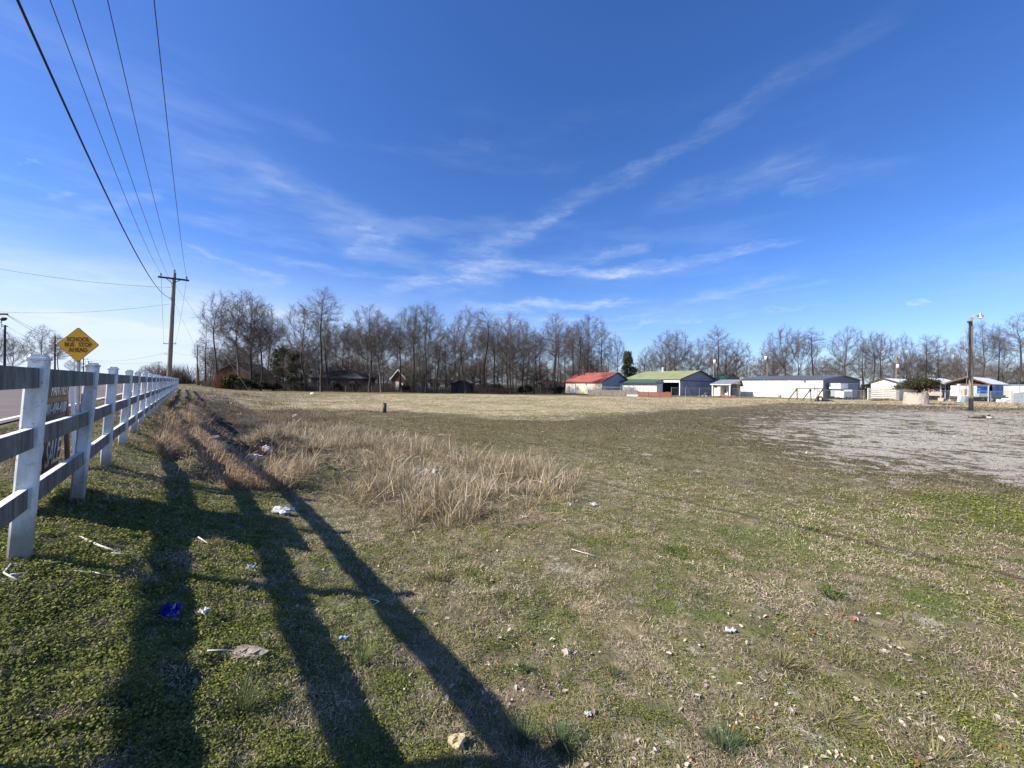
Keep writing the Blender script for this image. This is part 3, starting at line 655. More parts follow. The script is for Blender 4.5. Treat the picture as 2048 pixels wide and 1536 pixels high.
# poles behind the buildings
for px, pt_, Y, bx, lab in ((1427, 703, 104, 1429.5, 'thin pole with a white transformer behind the barn with the shaded gable'), (1534, 697, 104, 1531.5, 'pole with a white transformer can behind the long white building'),
                      (1792, 709, 100, 1795.5, 'pole with a white transformer behind the cream shed'), (1873, 740, 110, None, 'short pole stub behind the pale-roofed carports')):
    o, tp = pole('utility_pole', lab, px, pt_, px + (.5 if px < 1500 else 1), Y, .14, .10, M['pole_wood'], 'poles behind the buildings')
    if bx:
        by = {1427: 723, 1534: 716, 1792: 732}[px]
        c = at(bx, by, Y - .3) - Vector(o.location)
        MB().tube([c + Vector((0, 0, -.55)), c + Vector((0, 0, -.54)), c + Vector((0, 0, .45)), c + Vector((0, 0, .5))], [.2, .27, .27, .12], 10).build('transformer', M['white_paint'], o, True)
        fo_[px] = Vector(o.location) + tp
for (a, b, dz, lab) in ((1427, 1534, -1.2, 'wire between the two poles behind the long white building'), (1534, 1792, -3.5, 'upper wire over the roofs toward the cream shed pole'), (1534, 1792, -4.6, 'lower wire over the roofs toward the cream shed pole')):
    span('overhead_wire', lab, fo_[a] + Vector((0, 0, dz)), fo_[b] + Vector((0, 0, dz + (0 if a == 1427 else 1.2))), .6, .02, M['wire'], 'wires behind the buildings')
span('overhead_wire', 'wire running from the cream shed pole off to the right', fo_[1792] + Vector((0, 0, -2.3)), at(2120, 737, 96), .6, .02, M['wire'], 'wires behind the buildings')

# ------------------------------------------------------------------ buildings
def gable(name, label, C, a, L, Wd, he, hr, m_front, m_gable, m_roof, m_trim, cat='building', rx=0.5, ov=0.35, zb=None, group=None, he2=None, closed=True):
    """C near corner, local x along the gable, local y along the long wall, front wall is x=0"""
    zb = hz(*C) if zb is None else zb
    o = thing(name, label, cat, (C[0], C[1], zb), R(90 - a), group)
    xr = Wd * rx; he2 = he if he2 is None else he2; s1 = (hr - he) / xr; s2 = (hr - he2) / (Wd - xr) if Wd > xr else 0
    if closed:
        mb = MB(); zt = -0.02
        pr = [(0, -.4), (Wd, -.4), (Wd, he2 - .03), (xr, hr - .03), (0, he - .03)]
        n = 5; b = mb.add([(x, 0, z) for x, z in pr] + [(x, L, z) for x, z in pr])
        mb.cur = 1; mb.face(*[b + i for i in range(n)]); mb.face(*[b + n + i for i in reversed(range(n))])
        mb.cur = 0
        for i in range(n): j = (i + 1) % n; mb.face(b + j, b + i, b + n + i, b + n + j)
        mb.build('wall', [m_front, m_gable], o)
    th = .09; mb = MB()
    pr = [(-ov, he - s1 * ov), (xr, hr), (Wd + ov, he2 - s2 * ov), (Wd + ov, he2 - s2 * ov + th), (xr, hr + th), (-ov, he - s1 * ov + th)]
    mb.prism(pr, -ov, L + ov); mb.build('roof', m_roof, o)
    mb = MB()                                   # dark rake boards on the near gable, fascia along the eave
    for p, q in (((-ov, he - s1 * ov), (xr, hr)), ((xr, hr), (Wd + ov, he2 - s2 * ov))):
        mb.bar((p[0], -ov - .025, p[1] + .0), (q[0], -ov - .025, q[1] + .0), .045, .22, up=(0, 0, 1))
    mb.build('rake_board', m_trim, o)
    return o
def on_front(o, y0, y1, z0, z1, m, nm, t=.04, x=0.0):
    return MB().box((x - t, y0, z0), (x - .003, y1, z1)).build(nm, m, o)
def on_gable(o, x0, x1, z0, z1, m, nm, t=.04, y=0.0):
    return MB().box((x0, y - t, z0), (x1, y - .003, z1)).build(nm, m, o)
# red roofed shed
C = (gx(1204.5, 90), 90)
o = gable('shed', 'cream metal shed with a red roof at the left end of the buildings', C, 50, 11.6, 11.4, 3.04, 5.3, M['cream_metal'], M['shaded_gable_metal'], M['red_roof'], M['trim_dark'], 'shed')
f = on_front(o, 8.1, 10.0, 0.02, 2.35, M['trim_dark'], 'door_frame', .03); on_front(o, 8.2, 9.9, 0.02, 2.28, M['door_white'], 'door', .06).parent = f
MB().box((-.36, -.3, 2.76), (-.30, 11.9, 2.90)).build('gutter', M['trim_red'], o)
MB().tube([(-.06, -.05, .1), (-.06, -.05, 2.9)], .05, 6).build('corner_trim', M['trim_red'], o)
on_front(o, 4.6, 5.0, 2.25, 2.5, M['galv'], 'wall_lamp', .2)
# olive roofed barn with an open bay and two lean-tos
C = (gx(1359.4, 86), 86)
Ob = thing('barn', 'big barn with an olive green roof, gable tinted blue-grey for shade and an open teal bay', 'barn', (C[0], C[1], hz(*C)), R(40))
Lb, Wb, heb, hrb = 14.0, 18.8, 3.73, 5.85
mb = MB(); xr = Wb / 2
b = mb.add([(0.02, 0, -.4), (Wb, 0, -.4), (Wb, 0, heb - .03), (xr, 0, hrb - .03), (0.02, 0, heb - .03)]); mb.face(*range(b, b + 5))
b = mb.add([(0.02, .15, -.4), (Wb, .15, -.4), (Wb, .15, heb - .03), (xr, .15, hrb - .03), (0.02, .15, heb - .03)]); mb.face(*reversed(range(b, b + 5)))
mb.face(b - 5, b - 1, b + 4, b)
mb.build('gable_wall', M['shaded_gable_blue'], Ob)
mb = MB(); mb.box((0, 5.3, -.4), (.15, Lb, heb - .03)); mb.box((.15, Lb - .15, -.4), (Wb, Lb, heb - .03)); mb.box((Wb - .15, .15, -.4), (Wb, Lb - .15, heb - .03)); mb.build('wall', M['mint_panel'], Ob)
mb = MB(); mb.box((5.5, .15, -.3), (5.6, Lb - .15, heb)); mb.box((.15, 5.3, -.3), (5.5, 5.4, heb)); mb.build('bay_wall', M['teal_paint'], Ob)
MB().box((-.1, .0, 2.95), (.06, 5.3, heb - .05)).build('fascia', M['white_paint'], Ob)
MB().box((-.09, -.09, -.2), (.05, .05, 2.95)).build('post', M['white_paint'], Ob)
ov = .4; s1 = (hrb - heb) / xr; th = .1
mb = MB(); mb.prism([(-ov, heb - s1 * ov), (xr, hrb), (Wb + ov, heb - s1 * ov), (Wb + ov, heb - s1 * ov + th), (xr, hrb + th), (-ov, heb - s1 * ov + th)], -ov, Lb + ov); mb.build('roof', M['olive_roof'], Ob)
mb = MB()
for p, q in (((-ov, heb - s1 * ov), (xr, hrb)), ((xr, hrb), (Wb + ov, heb - s1 * ov))): mb.bar((p[0], -ov - .03, p[1]), (q[0], -ov - .03, q[1]), .05, .26)
mb.build('rake_board', M['trim_dark'], Ob)
on_gable(Ob, .1, Wb - .1, 3.30, 3.5, mat('barn_beam', (0.06, 0.08, 0.17), .7), 'beam', .07)
d = on_gable(Ob, 2.3, 12.4, 0.05, 3.28, M['shaded_gable_blue'], 'sliding_door', .09)
mb = MB(); mb.bar((2.6, -.12, 3.2), (6.4, -.12, .3), .05, .14); mb.bar((12.3, -.12, 0.05), (12.3, -.12, 3.28), .05, .12); mb.bar((2.4, -.12, 0.05), (2.4, -.12, 3.28), .05, .12); mb.build('door_brace', mat('barn_brace', (0.10, 0.13, 0.24), .7), d)
w = MB().box((5.38, 1.5, 1.0), (5.49, 2.4, 2.2)).build('window', M['white_paint'], Ob); MB().box((5.36, 1.6, 1.65), (5.375, 2.3, 2.1)).build('pane', M['glass'], w); MB().box((5.36, 1.6, 1.1), (5.375, 2.3, 1.55)).build('pane', M['glass'], w)
mb = MB(); mb.tube([(9, 9, 5.5), (9, 9, 6.9)], .22, 8); mb.build('vent_pipe', M['white_paint'], Ob)
# lean-to sheds in front of the barn are part of it
def leanto(x0, x1, y0, y1, z0, z1, mw, mr, nm):
    mb = MB(); pr = [(x0, -.3), (x1, -.3), (x1, z1), (x0, z0)]; mb.prism(pr, y0, y1); wl = mb.build(nm, mw, Ob)
    mb = MB(); mb.prism([(x0 - .35, z0 - .02), (x1, z1 + .02), (x1, z1 + .14), (x0 - .35, z0 + .10)], y0 - .3, y1 + .3); mb.build('roof', mr, wl)
    return wl
leanto(-3.0, -.02, 4.2, 16.2, 2.85, 3.50, M['mint_panel'], M['green_roof'], 'lean_to')
l2 = leanto(-5.6, -3.02, 2.4, 11.0, 2.45, 2.75, M['white_metal'], M['trim_dark'], 'lean_to')
MB().box((-5.66, 8.0, .2), (-5.605, 10.4, 1.7)).build('window', M['galv'], l2)
MB().box((-5.69, 8.15, .3), (-5.665, 9.1, 1.0)).build('pane', M['glass'], l2); MB().box((-5.69, 9.3, .3), (-5.665, 10.25, 1.0)).build('pane', M['glass'], l2)
# long white building
C = (gx(1646, 77), 77)
Wb_ = gable('long_building', 'long low white metal building with a navy roof and a roll-up door', C, 60, 16.4, 17.8, 3.95, 4.85, M['white_metal'], M['shaded_gable_dark'], M['navy_roof'], M['navy_roof'])
f = on_front(Wb_, 1.5, 4.85, 0.0, 3.25, M['grey_paint'], 'door_frame', .03); on_front(Wb_, 1.62, 4.73, 0.02, 3.08, M['door_white'], 'rolling_door', .06).parent = f
for y in (5.9, 11.0, 16.2): MB().bar((-.08, y, .0), (-.08, y, 3.85), .12, .1, up=(0, 1, 0)).build('downspout', M['white_paint'], Wb_)
on_front(Wb_, 6.4, 7.9, 2.35, 2.42, M['grey_paint'], 'sign_strip', .05); on_front(Wb_, 3.0, 3.3, 3.45, 3.6, M['trim_dark'], 'wall_lamp', .25)
on_front(Wb_, .5, .75, 1.4, 1.7, M['grey_paint'], 'meter', .12)
lad_ = thing('ladder', 'white metal ladder leaning on the wall beside the roll-up door', 'ladder', (C[0] - .9, C[1] + .9, hz(*C)), R(30))
mb = MB()
for q in (-.22, .22): mb.bar((-.5, q, 0), (.35, q, 3.7), .05, .07, up=(0, 1, 0)); 
mb.build('rail', M["steel"], lad_)
mb = MB()
for i in range(1, 12): mb.bar((-.5 + .85 * i / 12, -.22, 3.7 * i / 12), (-.5 + .85 * i / 12, .22, 3.7 * i / 12), .04, .04)
mb.build('rungs', M["steel"], lad_)
# porch house
C = (gx(1460, 86), 86); Pz = hz(*C)
Po = gable('porch_building', 'small cream building with a slate porch roof between barn and long building', C, 60, 4.2, 4.5, 2.75, 3.75, M['cream_metal'], M['cream_metal'], M['slate_roof'], M['cream_metal'], rx=.86, closed=False, ov=.3)
mb = MB(); mb.box((1.6, 1.4, -.3), (4.4, 4.15, 2.75)); mb.box((.25, 2.4, -.3), (1.6, 4.15, 2.7)); mb.build('wall', M['cream_metal'], Po)
mb = MB(); b = mb.add([(0, .02, 2.75), (4.4, .02, 2.75), (3.87, .02, 3.7), (0, .10, 2.75), (4.4, .10, 2.75), (3.87, .10, 3.7)]); mb.face(b, b + 1, b + 2); mb.face(b + 5, b + 4, b + 3); mb.face(b, b + 3, b + 4, b + 1); mb.build('gable_board', M['cream_metal'], Po)
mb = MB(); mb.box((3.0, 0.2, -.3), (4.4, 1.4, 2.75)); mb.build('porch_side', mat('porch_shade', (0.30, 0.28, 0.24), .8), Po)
MB().box((-.1, -.1, -.2), (.1, .1, 2.7)).build('porch_post', M['white_paint'], Po); MB().box((-.1, 4.0, -.2), (.1, 4.2, 2.7)).build('porch_post', M['white_paint'], Po)
MB().box((2.0, 1.30, 0), (2.9, 1.395, 2.1)).build('door', M['dark_inside'], Po); MB().box((1.55, 1.6, .7), (1.597, 2.2, 1.9)).build('window', M['dark_inside'], Po)
MB().box((3.3, .12, .2), (4.1, .197, 2.0)).build('window', M['glass'], Po); MB().box((-.30, -.3, 2.55), (-.25, 4.5, 2.75)).build('fascia', M['white_paint'], Po)
MB().box((.1, 3.2, 2.0), (.245, 3.8, 2.4)).build('wall_ornament', M['dark_inside'], Po)
op = thing('orange_netting', 'low heap of orange safety netting in front of the small porch', 'netting', (gx(1455, 82), 82, hz(gx(1455, 82), 82)), R(30))
rr = random.Random(4); mb = MB(); n = 15
gridv = [[(-2.6 + 5.2 * i / 14, -.35 + .7 * j / 4, (0.28 * math.sin(math.pi * j / 4)) * (rr.uniform(.5, 1.2)) + (0 if j in (0, 4) else .05)) for j in range(5)] for i in range(15)]
b = mb.add([p for row in gridv for p in row])
for i in range(14):
    for j in range(4): q = b + i * 5 + j; mb.face(q, q + 5, q + 6, q + 1)
mb.face(*[b + i * 5 for i in range(15)][::-1] + [b + 14 * 5 + 4 - 0] if False else (b, b + 4, b + 74, b + 70)); mb.build('net', M['orange_net'], op)
# teal roofed house, white house
C = (gx(1450, 112), 112); gable('house', 'house with a green metal roof peeping over the porch building', C, 60, 9, 7.2, 4.4, 5.8, M['white_metal'], M['shaded_gable_blue'], M['green_roof'], M['trim_dark'], 'house')
C = (gx(1243, 125), 125); o = gable('house', 'white gabled house behind the red-roofed shed', C, 0, 9, 5.8, 4.6, 7.0, M['white_paint'], M['white_paint'], M['shingle'], M['shingle'], 'house')
o.rotation_euler = (0, 0, R(-14))
# cream garage, carports on the right
C = (gx(1742, 80), 80)
Ga = gable('shed', 'pale-roofed shed with a cream gable above the grey board fence', C, 150, 13, 3.85, 3.5, 4.25, M['cream_metal'], M['cream_metal'], M['pale_roof'], M['trim_dark'], 'shed', ov=.25)
def carport(px, Y, Wd, L, he, hr, label):
    C = (gx(px, Y), Y); o = gable('carport', label, C, 150, L, Wd, he, hr, None, None, M['pale_roof'], M['wood_brown'], 'carport', closed=False, ov=.3, group='open carports on the right')
    for y in (0.1, L * .33, L * .66, L - .1):
        for x in (.1, Wd - .1): MB().box((x - .08, y - .08, -.2), (x + .08, y + .08, he - .02)).build('post', M['galv'], o)
    mb = MB(); b = mb.add([(.2, L - .2, -.2), (Wd - .2, L - .2, -.2), (Wd - .2, L - .2, he), (Wd / 2, L - .2, hr - .1), (.2, L - .2, he)]); mb.face(*range(b, b + 5))
    b = mb.add([(.2, L - .1, -.2), (Wd - .2, L - .1, -.2), (Wd - .2, L - .1, he), (Wd / 2, L - .1, hr - .1), (.2, L - .1, he)]); mb.face(*reversed(range(b, b + 5)))
    mb.build('dark_backing', M['dark_inside'], o)  # near-black sheet paints the shade inside the open carport
    mb = MB()
    for y in (.35, L * .33, L * .66):
        mb.bar((.1, y, he - .1), (Wd - .1, y, he - .1), .08, .16); mb.bar((Wd / 2, y, he - .1), (Wd / 2, y, hr - .1), .08, .1, up=(1, 0, 0))
    mb.build('truss', M['wood_brown'], o)
    return o
c2 = carport(1803.7, 80, 5.6, 15.5, 3.3, 4.5, 'open carport with a pale roof and a tan wall panel right of the bush')
MB().box((2.6, 2.0, .9), (5.3, 2.1, 3.1)).build('wall_panel', M['tan_panel'], c2)
c3 = carport(1889, 76, 5.6, 17, 3.3, 4.6, 'open carport with a pale roof sheltering blue panels near the right edge')
MB().box((2.8, 1.6, 1.5), (5.3, 1.7, 2.7)).build('side_panel', M['blue_panel'], c3)
for y0 in (3.0, 7.5, 12.0): MB().box((5.48, y0, .95), (5.56, y0 + 4.2, 2.65)).build('side_panel', M['blue_panel'], c3)
MB().box((5.60, 2.2, 2.66), (5.66, 16.8, 3.1)).build('fascia', M['grey_paint'], c3)
MB().box((2.6, 1.9, 2.72), (5.4, 2.0, 3.15)).build('fascia', M['white_paint'], c3)
# dark roofs further back on the right
C = (gx(1790, 122), 122); gable('house', 'long low house with a reddish-brown roof behind the cream shed', C, 175, 6, 17, 3.2, 5.2, M['brick'], M['brick'], M['brown_shingle'], M['brown_shingle'], 'house').rotation_euler = (0, 0, R(-35))
C = (gx(1985, 105), 105); gable('house', 'dark-roofed house behind the right-hand carport', C, 175, 6, 22, 3.4, 5.6, M['brick'], M['brick'], M['shingle'], M['shingle'], 'house').rotation_euler = (0, 0, R(-40))
def hip_house(name, label, px0, px1, Y, he, hr, mw, mr, cat='house', rot=0.0, dep=9.0):
    x0, x1 = gx(px0, Y), gx(px1, Y); L = (x1 - x0); z = hz((x0 + x1) / 2, Y)
    o = thing(name, label, cat, ((x0 + x1) / 2, Y, z), rot)
    MB().box((-L / 2, 0, -.4), (L / 2, dep, he)).build('wall', mw, o)
    mb = MB(); e = .45; h = L / 2 + e; i_ = max(0.2, h - dep / 2)
    b = mb.add([(-h, -e, he - .08), (h, -e, he - .08), (h, dep + e, he - .08), (-h, dep + e, he - .08), (-h, -e, he + .08), (h, -e, he + .08), (h, dep + e, he + .08), (-h, dep + e, he + .08), (-i_, dep / 2, hr), (i_, dep / 2, hr)])
    for f in ((3, 2, 1, 0), (0, 1, 5, 4), (1, 2, 6, 5), (2, 3, 7, 6), (3, 0, 4, 7), (4, 5, 9, 8), (5, 6, 9), (6, 7, 8, 9), (7, 4, 8)): mb.face(*[b + q for q in f])
    mb.build('roof', mr, o)
    for q in (-.33, -.05, .3):
        w = MB().box((L * q - .55, -.05, 1.0), (L * q + .55, -.004, 2.2)).build('window', M['white_paint'], o); MB().box((L * q - .47, -.07, 1.08), (L * q + .47, -.052, 2.12)).build('pane', M['glass'], w)
    return o
hip_house('house', 'long dark-roofed brick ranch house half hidden in the bare woods', 622, 724, 92, 2.9, 5.0, M['brick'], M['shingle'])
C = (gx(782, 92), 92); o = gable('house', 'small brick house with a white door and a green roof among the tree trunks', C, 90, 12, 3.4, 3.0, 5.2, M['brick'], M['brick'], M['green_roof'], M['white_paint'], 'house', ov=.2)
o.rotation_euler = (0, 0, 0); on_gable(o, 1.1, 1.9, 0.05, 2.3, M['door_white'], 'door', .05); on_gable(o, 2.5, 2.9, 1.2, 2.0, M['white_paint'], 'window', .05)
x_ = gx(818, 96); o2 = thing('outbuilding', 'dark low outbuilding with a green roof right of the brick house', 'outbuilding', (x_ - .6, 93.5, hz(x_, 93.5)))
MB().box((0, 0, -.3), (4.2, 6, 3.0)).build('wall', M['grey_paint'], o2); mb = MB(); mb.prism([(-.2, 3.0), (4.4, 3.0), (4.4, 3.12), (-.2, 3.12)], -.2, 6.2); MB().box((-.15, -.2, 2.95), (4.35, .0, 3.05)).build('eave', M['green_roof'], o2)
mb = MB(); b = mb.add([(-.2, -.3, 3.06), (4.4, -.3, 3.06), (4.4, 3, 4.9), (-.2, 3, 4.9), (4.4, 6.3, 3.06), (-.2, 6.3, 3.06)]); mb.face(b, b + 1, b + 2, b + 3); mb.face(b + 3, b + 2, b + 4, b + 5); mb.face(b + 1, b + 4, b + 2); mb.face(b, b + 3, b + 5); mb.face(b + 5, b + 4, b + 1, b); mb.build('roof', M['green_roof'], o2)
hip_house('house', 'small cream house behind the trunks right of the green roof', 856, 902, 112, 2.9, 4.0, M['white_paint'], M['shingle'], dep=6)
C = (gx(430, 98), 98); o = gable('house', 'brown-roofed house behind the juniper at the left edge of the woods', C, 90, 10, 9.0, 2.8, 5.6, M['brick'], M['wood_brown'], M['brown_shingle'], M['wood_grey'], 'house', zb=1.0); o.rotation_euler = (0, 0, 0)
hip_house('house', 'far red-roofed house seen between trunks left of the red shed', 1078, 1130, 118, 2.4, 3.4, M['white_paint'], M['red_roof'], dep=6)
# dark shed and carport in the wood
x_ = gx(902, 82); o = thing('shed', 'dark weathered shed under the trees in the middle of the woods', 'shed', (x_, 82, hz(x_, 82)))
mb = MB(); mb.prism([(0, -.3), (4.2, -.3), (4.2, 1.9), (2.1, 2.7), (0, 1.9)], 0, 4); mb.build('wall', M['dark_inside'], o); mb = MB(); mb.prism([(-.3, 1.85), (2.1, 2.75), (4.5, 1.85), (4.5, 1.95), (2.1, 2.85), (-.3, 1.95)], -.3, 4.3); mb.build('roof', M['shingle'], o)
x_ = gx(945, 84); o = thing('carport', 'dark open carport right of the weathered shed in the woods', 'carport', (x_, 84, hz(x_, 84)))
for q in (0.1, 3.3): MB().box((q - .06, 0, -.2), (q + .06, .12, 2.1)).build('post', M['wood_grey'], o); MB().box((q - .06, 4, -.2), (q + .06, 4.12, 2.1)).build('post', M['wood_grey'], o)
mb = MB(); mb.prism([(-.3, 2.0), (1.7, 2.6), (3.7, 2.0), (3.7, 2.1), (1.7, 2.7), (-.3, 2.1)], -.3, 4.4); mb.build('roof', M['shingle'], o)
# rail fence among the trees
def board_fence(name, label, pts, hgt, m, nrail=3, cat='fence', solid=False, post_m=None, gap=2.4, bw=.12):
    P = [Vector((gx(px, Y), Y, 0)) for px, Y in pts]; o = thing(name, label, cat, (P[0].x, P[0].y, 0.0)); O = Vector(o.location)
    for A, B in zip(P, P[1:]):
        n = max(1, round((B - A).length / gap))
        for i in range(n):
            a = A.lerp(B, i / n); b = A.lerp(B, (i + 1) / n); a.z = hz(a.x, a.y); b.z = hz(b.x, b.y)
            MB().box((-.05, -.05, -.3), (.05, .05, hgt + .05), Matrix.Translation(a - O)).build('post', post_m or m, o)
            if solid:
                mb = MB(); d = (b - a); nn = max(2, int(d.length / .16)); dd = d / nn
                for j in range(nn):
                    p = a - O + dd * j; mb.bar(p + dd * .5 + Vector((0, 0, .04)), p + dd * .5 + Vector((0, 0, hgt * random.Random(j + i * 31).uniform(.9, 1.02))), dd.length * .93, .025, up=Vector((-d.y, d.x, 0)).normalized())
                mb.build('panel', m, o)
            else:
                for r_ in range(nrail):
                    z = hgt * (r_ + .75) / nrail; MB().bar(a - O + Vector((0, 0, z)), b - O + Vector((0, 0, z)), .03, bw).build('rail', m, o)
    return o
board_fence('board_fence', 'dark board rail fence under the trees right of the carport', [(948, 80), (985, 80), (1040, 84)], 1.2, M['wood_brown'])
board_fence('wire_fence', 'low post and wire fence at the foot of the woods', [(640, 80), (770, 79), (900, 79)], 1.2, M['wood_grey'], 3, 'fence', gap=3.0, bw=.015)
board_fence('picket_fence', 'weathered grey picket fence in front of the white lean-to', [(1177, 79), (1276, 74)], 1.22, M['wood_grey'], solid=True)
board_fence('low_fence', 'low reddish-brown panel fence in front of the open bay', [(1275.5, 73.6), (1343, 70.5)], 1.05, M['red_fence'], solid=True)
x_ = gx(1265, 72.5); o = thing('board_stack', 'stack of white boards on the grass left of the reddish fence', 'boards', (x_, 72.5, hz(x_, 72.5)), R(-8))
for i in range(4): MB().box((-1 + .05 * i, -.3, .02 + .09 * i), (.9 + .04 * i, .3, .095 + .09 * i)).build('board', M['white_paint'], o)
# chain link fence
def chain_link(name, label, pts, hgt=1.8, gap=3.0):
    P = [Vector((gx(px, Y), Y, 0)) for px, Y in pts]; o = thing(name, label, 'fence', (P[0].x, P[0].y, 0)); O = Vector(o.location)
    for A, B in zip(P, P[1:]):
        d = (B - A); n = max(1, round(d.length / gap)); u = d.normalized()
        for i in range(n + 1):
            a = A.lerp(B, i / n); z = hz(a.x, a.y)
            if i < n or B is P[-1]: MB().tube([a - O + Vector((0, 0, z - .3)), a - O + Vector((0, 0, z + hgt + .08))], .035, 6).build('post', M['galv'], o)
        za, zb = hz(A.x, A.y), hz(B.x, B.y)
        MB().tube([A - O + Vector((0, 0, za + hgt)), B - O + Vector((0, 0, zb + hgt))], .028, 6).build('top_rail', M['galv'], o)
        mb = MB(); m_ = int(d.length / .17)
        for i in range(-int(hgt / .17), m_):
            for sgn in (1, -1):
                l0, l1 = i * .17, i * .17 + hgt; c0, c1 = max(0, l0), min(d.length, l1)
                if c1 <= c0: continue
                f0, f1 = (c0 - l0) / hgt, (c1 - l0) / hgt
                if sgn < 0: f0, f1 = 1 - f0, 1 - f1
                mb.tube([A - O + u * c0 + Vector((0, 0, za + .05 + f0 * (hgt - .08))), A - O + u * c1 + Vector((0, 0, zb + .05 + f1 * (hgt - .08)))], .0035, 3, False)
        mb.build('wire_mesh', M['galv'], o)
    return o
chain_link('chain_link_fence', 'long grey chain-link fence crossing in front of the sheds', [(1343, 71), (1480, 73), (1646, 74), (1728, 72)])
chain_link('chain_link_fence', 'grey chain-link fence in front of the open carports', [(1798, 71), (1900, 68), (2024, 66)], 1.9)
chain_link('chain_link_fence', 'low chain-link fence by the cream wall of the red-roofed shed', [(1177, 81), (1276, 76.5)], 1.75)
b_ = board_fence('board_fence', 'grey wide-board fence panels left of the round planter', [(1736, 73.5), (1797, 72)], 2.15, mat('board_grey', (0.36, 0.36, 0.35), .8, .3, 1.5, stretch=(1, 1, 6)), 6, gap=2.0, bw=.26, post_m=M['white_paint'])
x_ = gx(2027, 62); o = thing('gate', 'solid grey gate with an arched top at the right edge', 'gate', (x_, 62, hz(x_, 62)), R(-25))
mb = MB(); pr = [(0, .05), (3.2, .05)] + [(3.2 - 3.2 * i / 8, 1.65 + .45 * math.sin(math.pi * (.5 + .5 * i / 8))) for i in range(9)]; mb.prism(pr, 0, .06); mb.build('panel', M['grey_paint'], o)
mb = MB()
for i in range(1, 8): mb.box((3.2 * i / 8 - .02, -.025, .1), (3.2 * i / 8 + .02, -.002, 1.6))
mb.build('bars', M['galv'], o)
for q in (-.1, 3.25): MB().tube([(q, .03, -.2), (q, .03, 2.1)], .05, 8).build('post', M['galv'], o)
# trailers, truck box, container
def wheel(o, x, y, r, w=.2):
    t_ = MB().tube([(x, y - w / 2, r), (x, y - w / 2 + .02, r), (x, y + w / 2 - .02, r), (x, y + w / 2, r)], [r * .85, r, r, r * .85], 16).build('wheel', M['rubber'], o)
    MB().tube([(x, y - w / 2 - .02, r), (x, y - w / 2 + .03, r)], r * .55, 12).build('rim', M['steel'], t_)
C = (gx(1688, 73.5), 73.5); o = thing('cargo_trailer', 'small white enclosed trailer parked by the shaded end wall', 'trailer', (C[0], C[1], hz(*C)), R(20))
MB().box((0, 0, .35), (2.55, 1.5, 1.55)).build('body', M['white_paint'], o); MB().box((2.553, .02, .36), (4.1, 1.48, 1.9)).build('open_end', M['grey_paint'], o); MB().bar((-1.0, .75, .4), (0, .75, .4), .08, .08).build('drawbar', M['pole_dark'], o)
wheel(o, .9, -.04, .28); wheel(o, 2.0, -.04, .28)
C = (gx(1681, 75.5), 75.5); o = thing('truck_camper', 'white and grey box body standing behind the small trailer', 'truck body', (C[0], C[1], hz(*C)), R(20))
MB().box((0, 0, 2.05), (2.3, 2.0, 3.05)).build('front_box', M['white_paint'], o); MB().box((2.303, .02, 1.95), (5.4, 1.98, 3.0)).build('rear_box', M['grey_paint'], o); MB().box((.3, .1, .5), (5.2, 1.9, 1.95)).build('body', M['grey_paint'], o)
MB().box((-.1, -.06, 3.05), (5.5, 2.06, 3.13)).build('roof', M['pale_roof'], o); wheel(o, 1.0, .06, .38); wheel(o, 4.4, .06, .38)
C = (gx(2023, 70), 70); o = thing('storage_container', 'white storage container with a grey-blue roof at the right edge', 'container', (C[0], C[1], hz(*C)), R(-30))
MB().box((0, 0, .1), (5, 2.4, 3.1)).build('body', M['white_metal'], o); MB().box((-.1, -.1, 3.1), (5.1, 2.5, 3.3)).build('roof', M['slate_roof'], o); MB().box((.9, -.05, .2), (.98, -.003, 3.0)).build('door_seam', M['grey_paint'], o)
C = (gx(1920, 73), 73); o = thing('box_truck', 'white box truck parked under the pale carport behind the lamp pole', 'truck', (C[0], C[1], hz(*C)), R(-12))
MB().box((0, 0, .9), (2.6, 2.0, 2.9)).build('box', M['white_paint'], o); MB().box((2.62, .1, .6), (4.2, 1.9, 2.1)).build('cab', M['blue_panel'], o); MB().box((3.2, .05, 1.4), (4.0, .097, 2.0)).build('side_window', M['glass'], o); MB().box((0, .1, .5), (4.1, 1.9, .9)).build('chassis', M['pole_dark'], o)
wheel(o, .7, .08, .42); wheel(o, 3.5, .08, .42)
C = (gx(1958, 71.5), 71.5); o = thing('flatbed_trailer', 'dark flatbed trailer loaded with junk under the blue panels', 'trailer', (C[0], C[1], hz(*C)), R(-10))
MB().box((0, 0, .7), (5.0, 1.9, .85)).build('bed', M['pole_dark'], o); wheel(o, 1.9, .0, .36); wheel(o, 2.8, .0, .36); MB().bar((-1, .9, .6), (0, .9, .75), .1, .1).build('drawbar', M['pole_dark'], o)
MB().box((.3, .3, .85), (1.7, 1.5, 1.45)).build('load', M['grey_paint'], o); MB().box((2.2, .2, .85), (4.3, 1.4, 1.2)).build('load', M['teal_paint'], o)
def heap(name, label, cat, px, Y, w, h, m, n, seed, cell=.35):
    C = (gx(px, Y), Y); o = thing(name, label, cat, (C[0], C[1], hz(*C))); r = random.Random(seed)
    for i in range(n):
        x = r.uniform(-w / 2, w / 2); s = cell * r.uniform(.6, 1.5); hh = h * r.uniform(.3, 1) * (1 - abs(x) / w)
        mm = m if not isinstance(m, list) else r.choice(m)
        mb = MB(); mb.box((-s, -s * .7, 0), (s, s * .7, max(.12, hh)), Matrix.Translation((x, r.uniform(-.5, .5), 0)) @ Matrix.Rotation(r.uniform(0, 3), 4, 'Z') @ Matrix.Rotation(r.uniform(-.25, .25), 4, 'X')); mb.build('piece', mm, o)
    return o
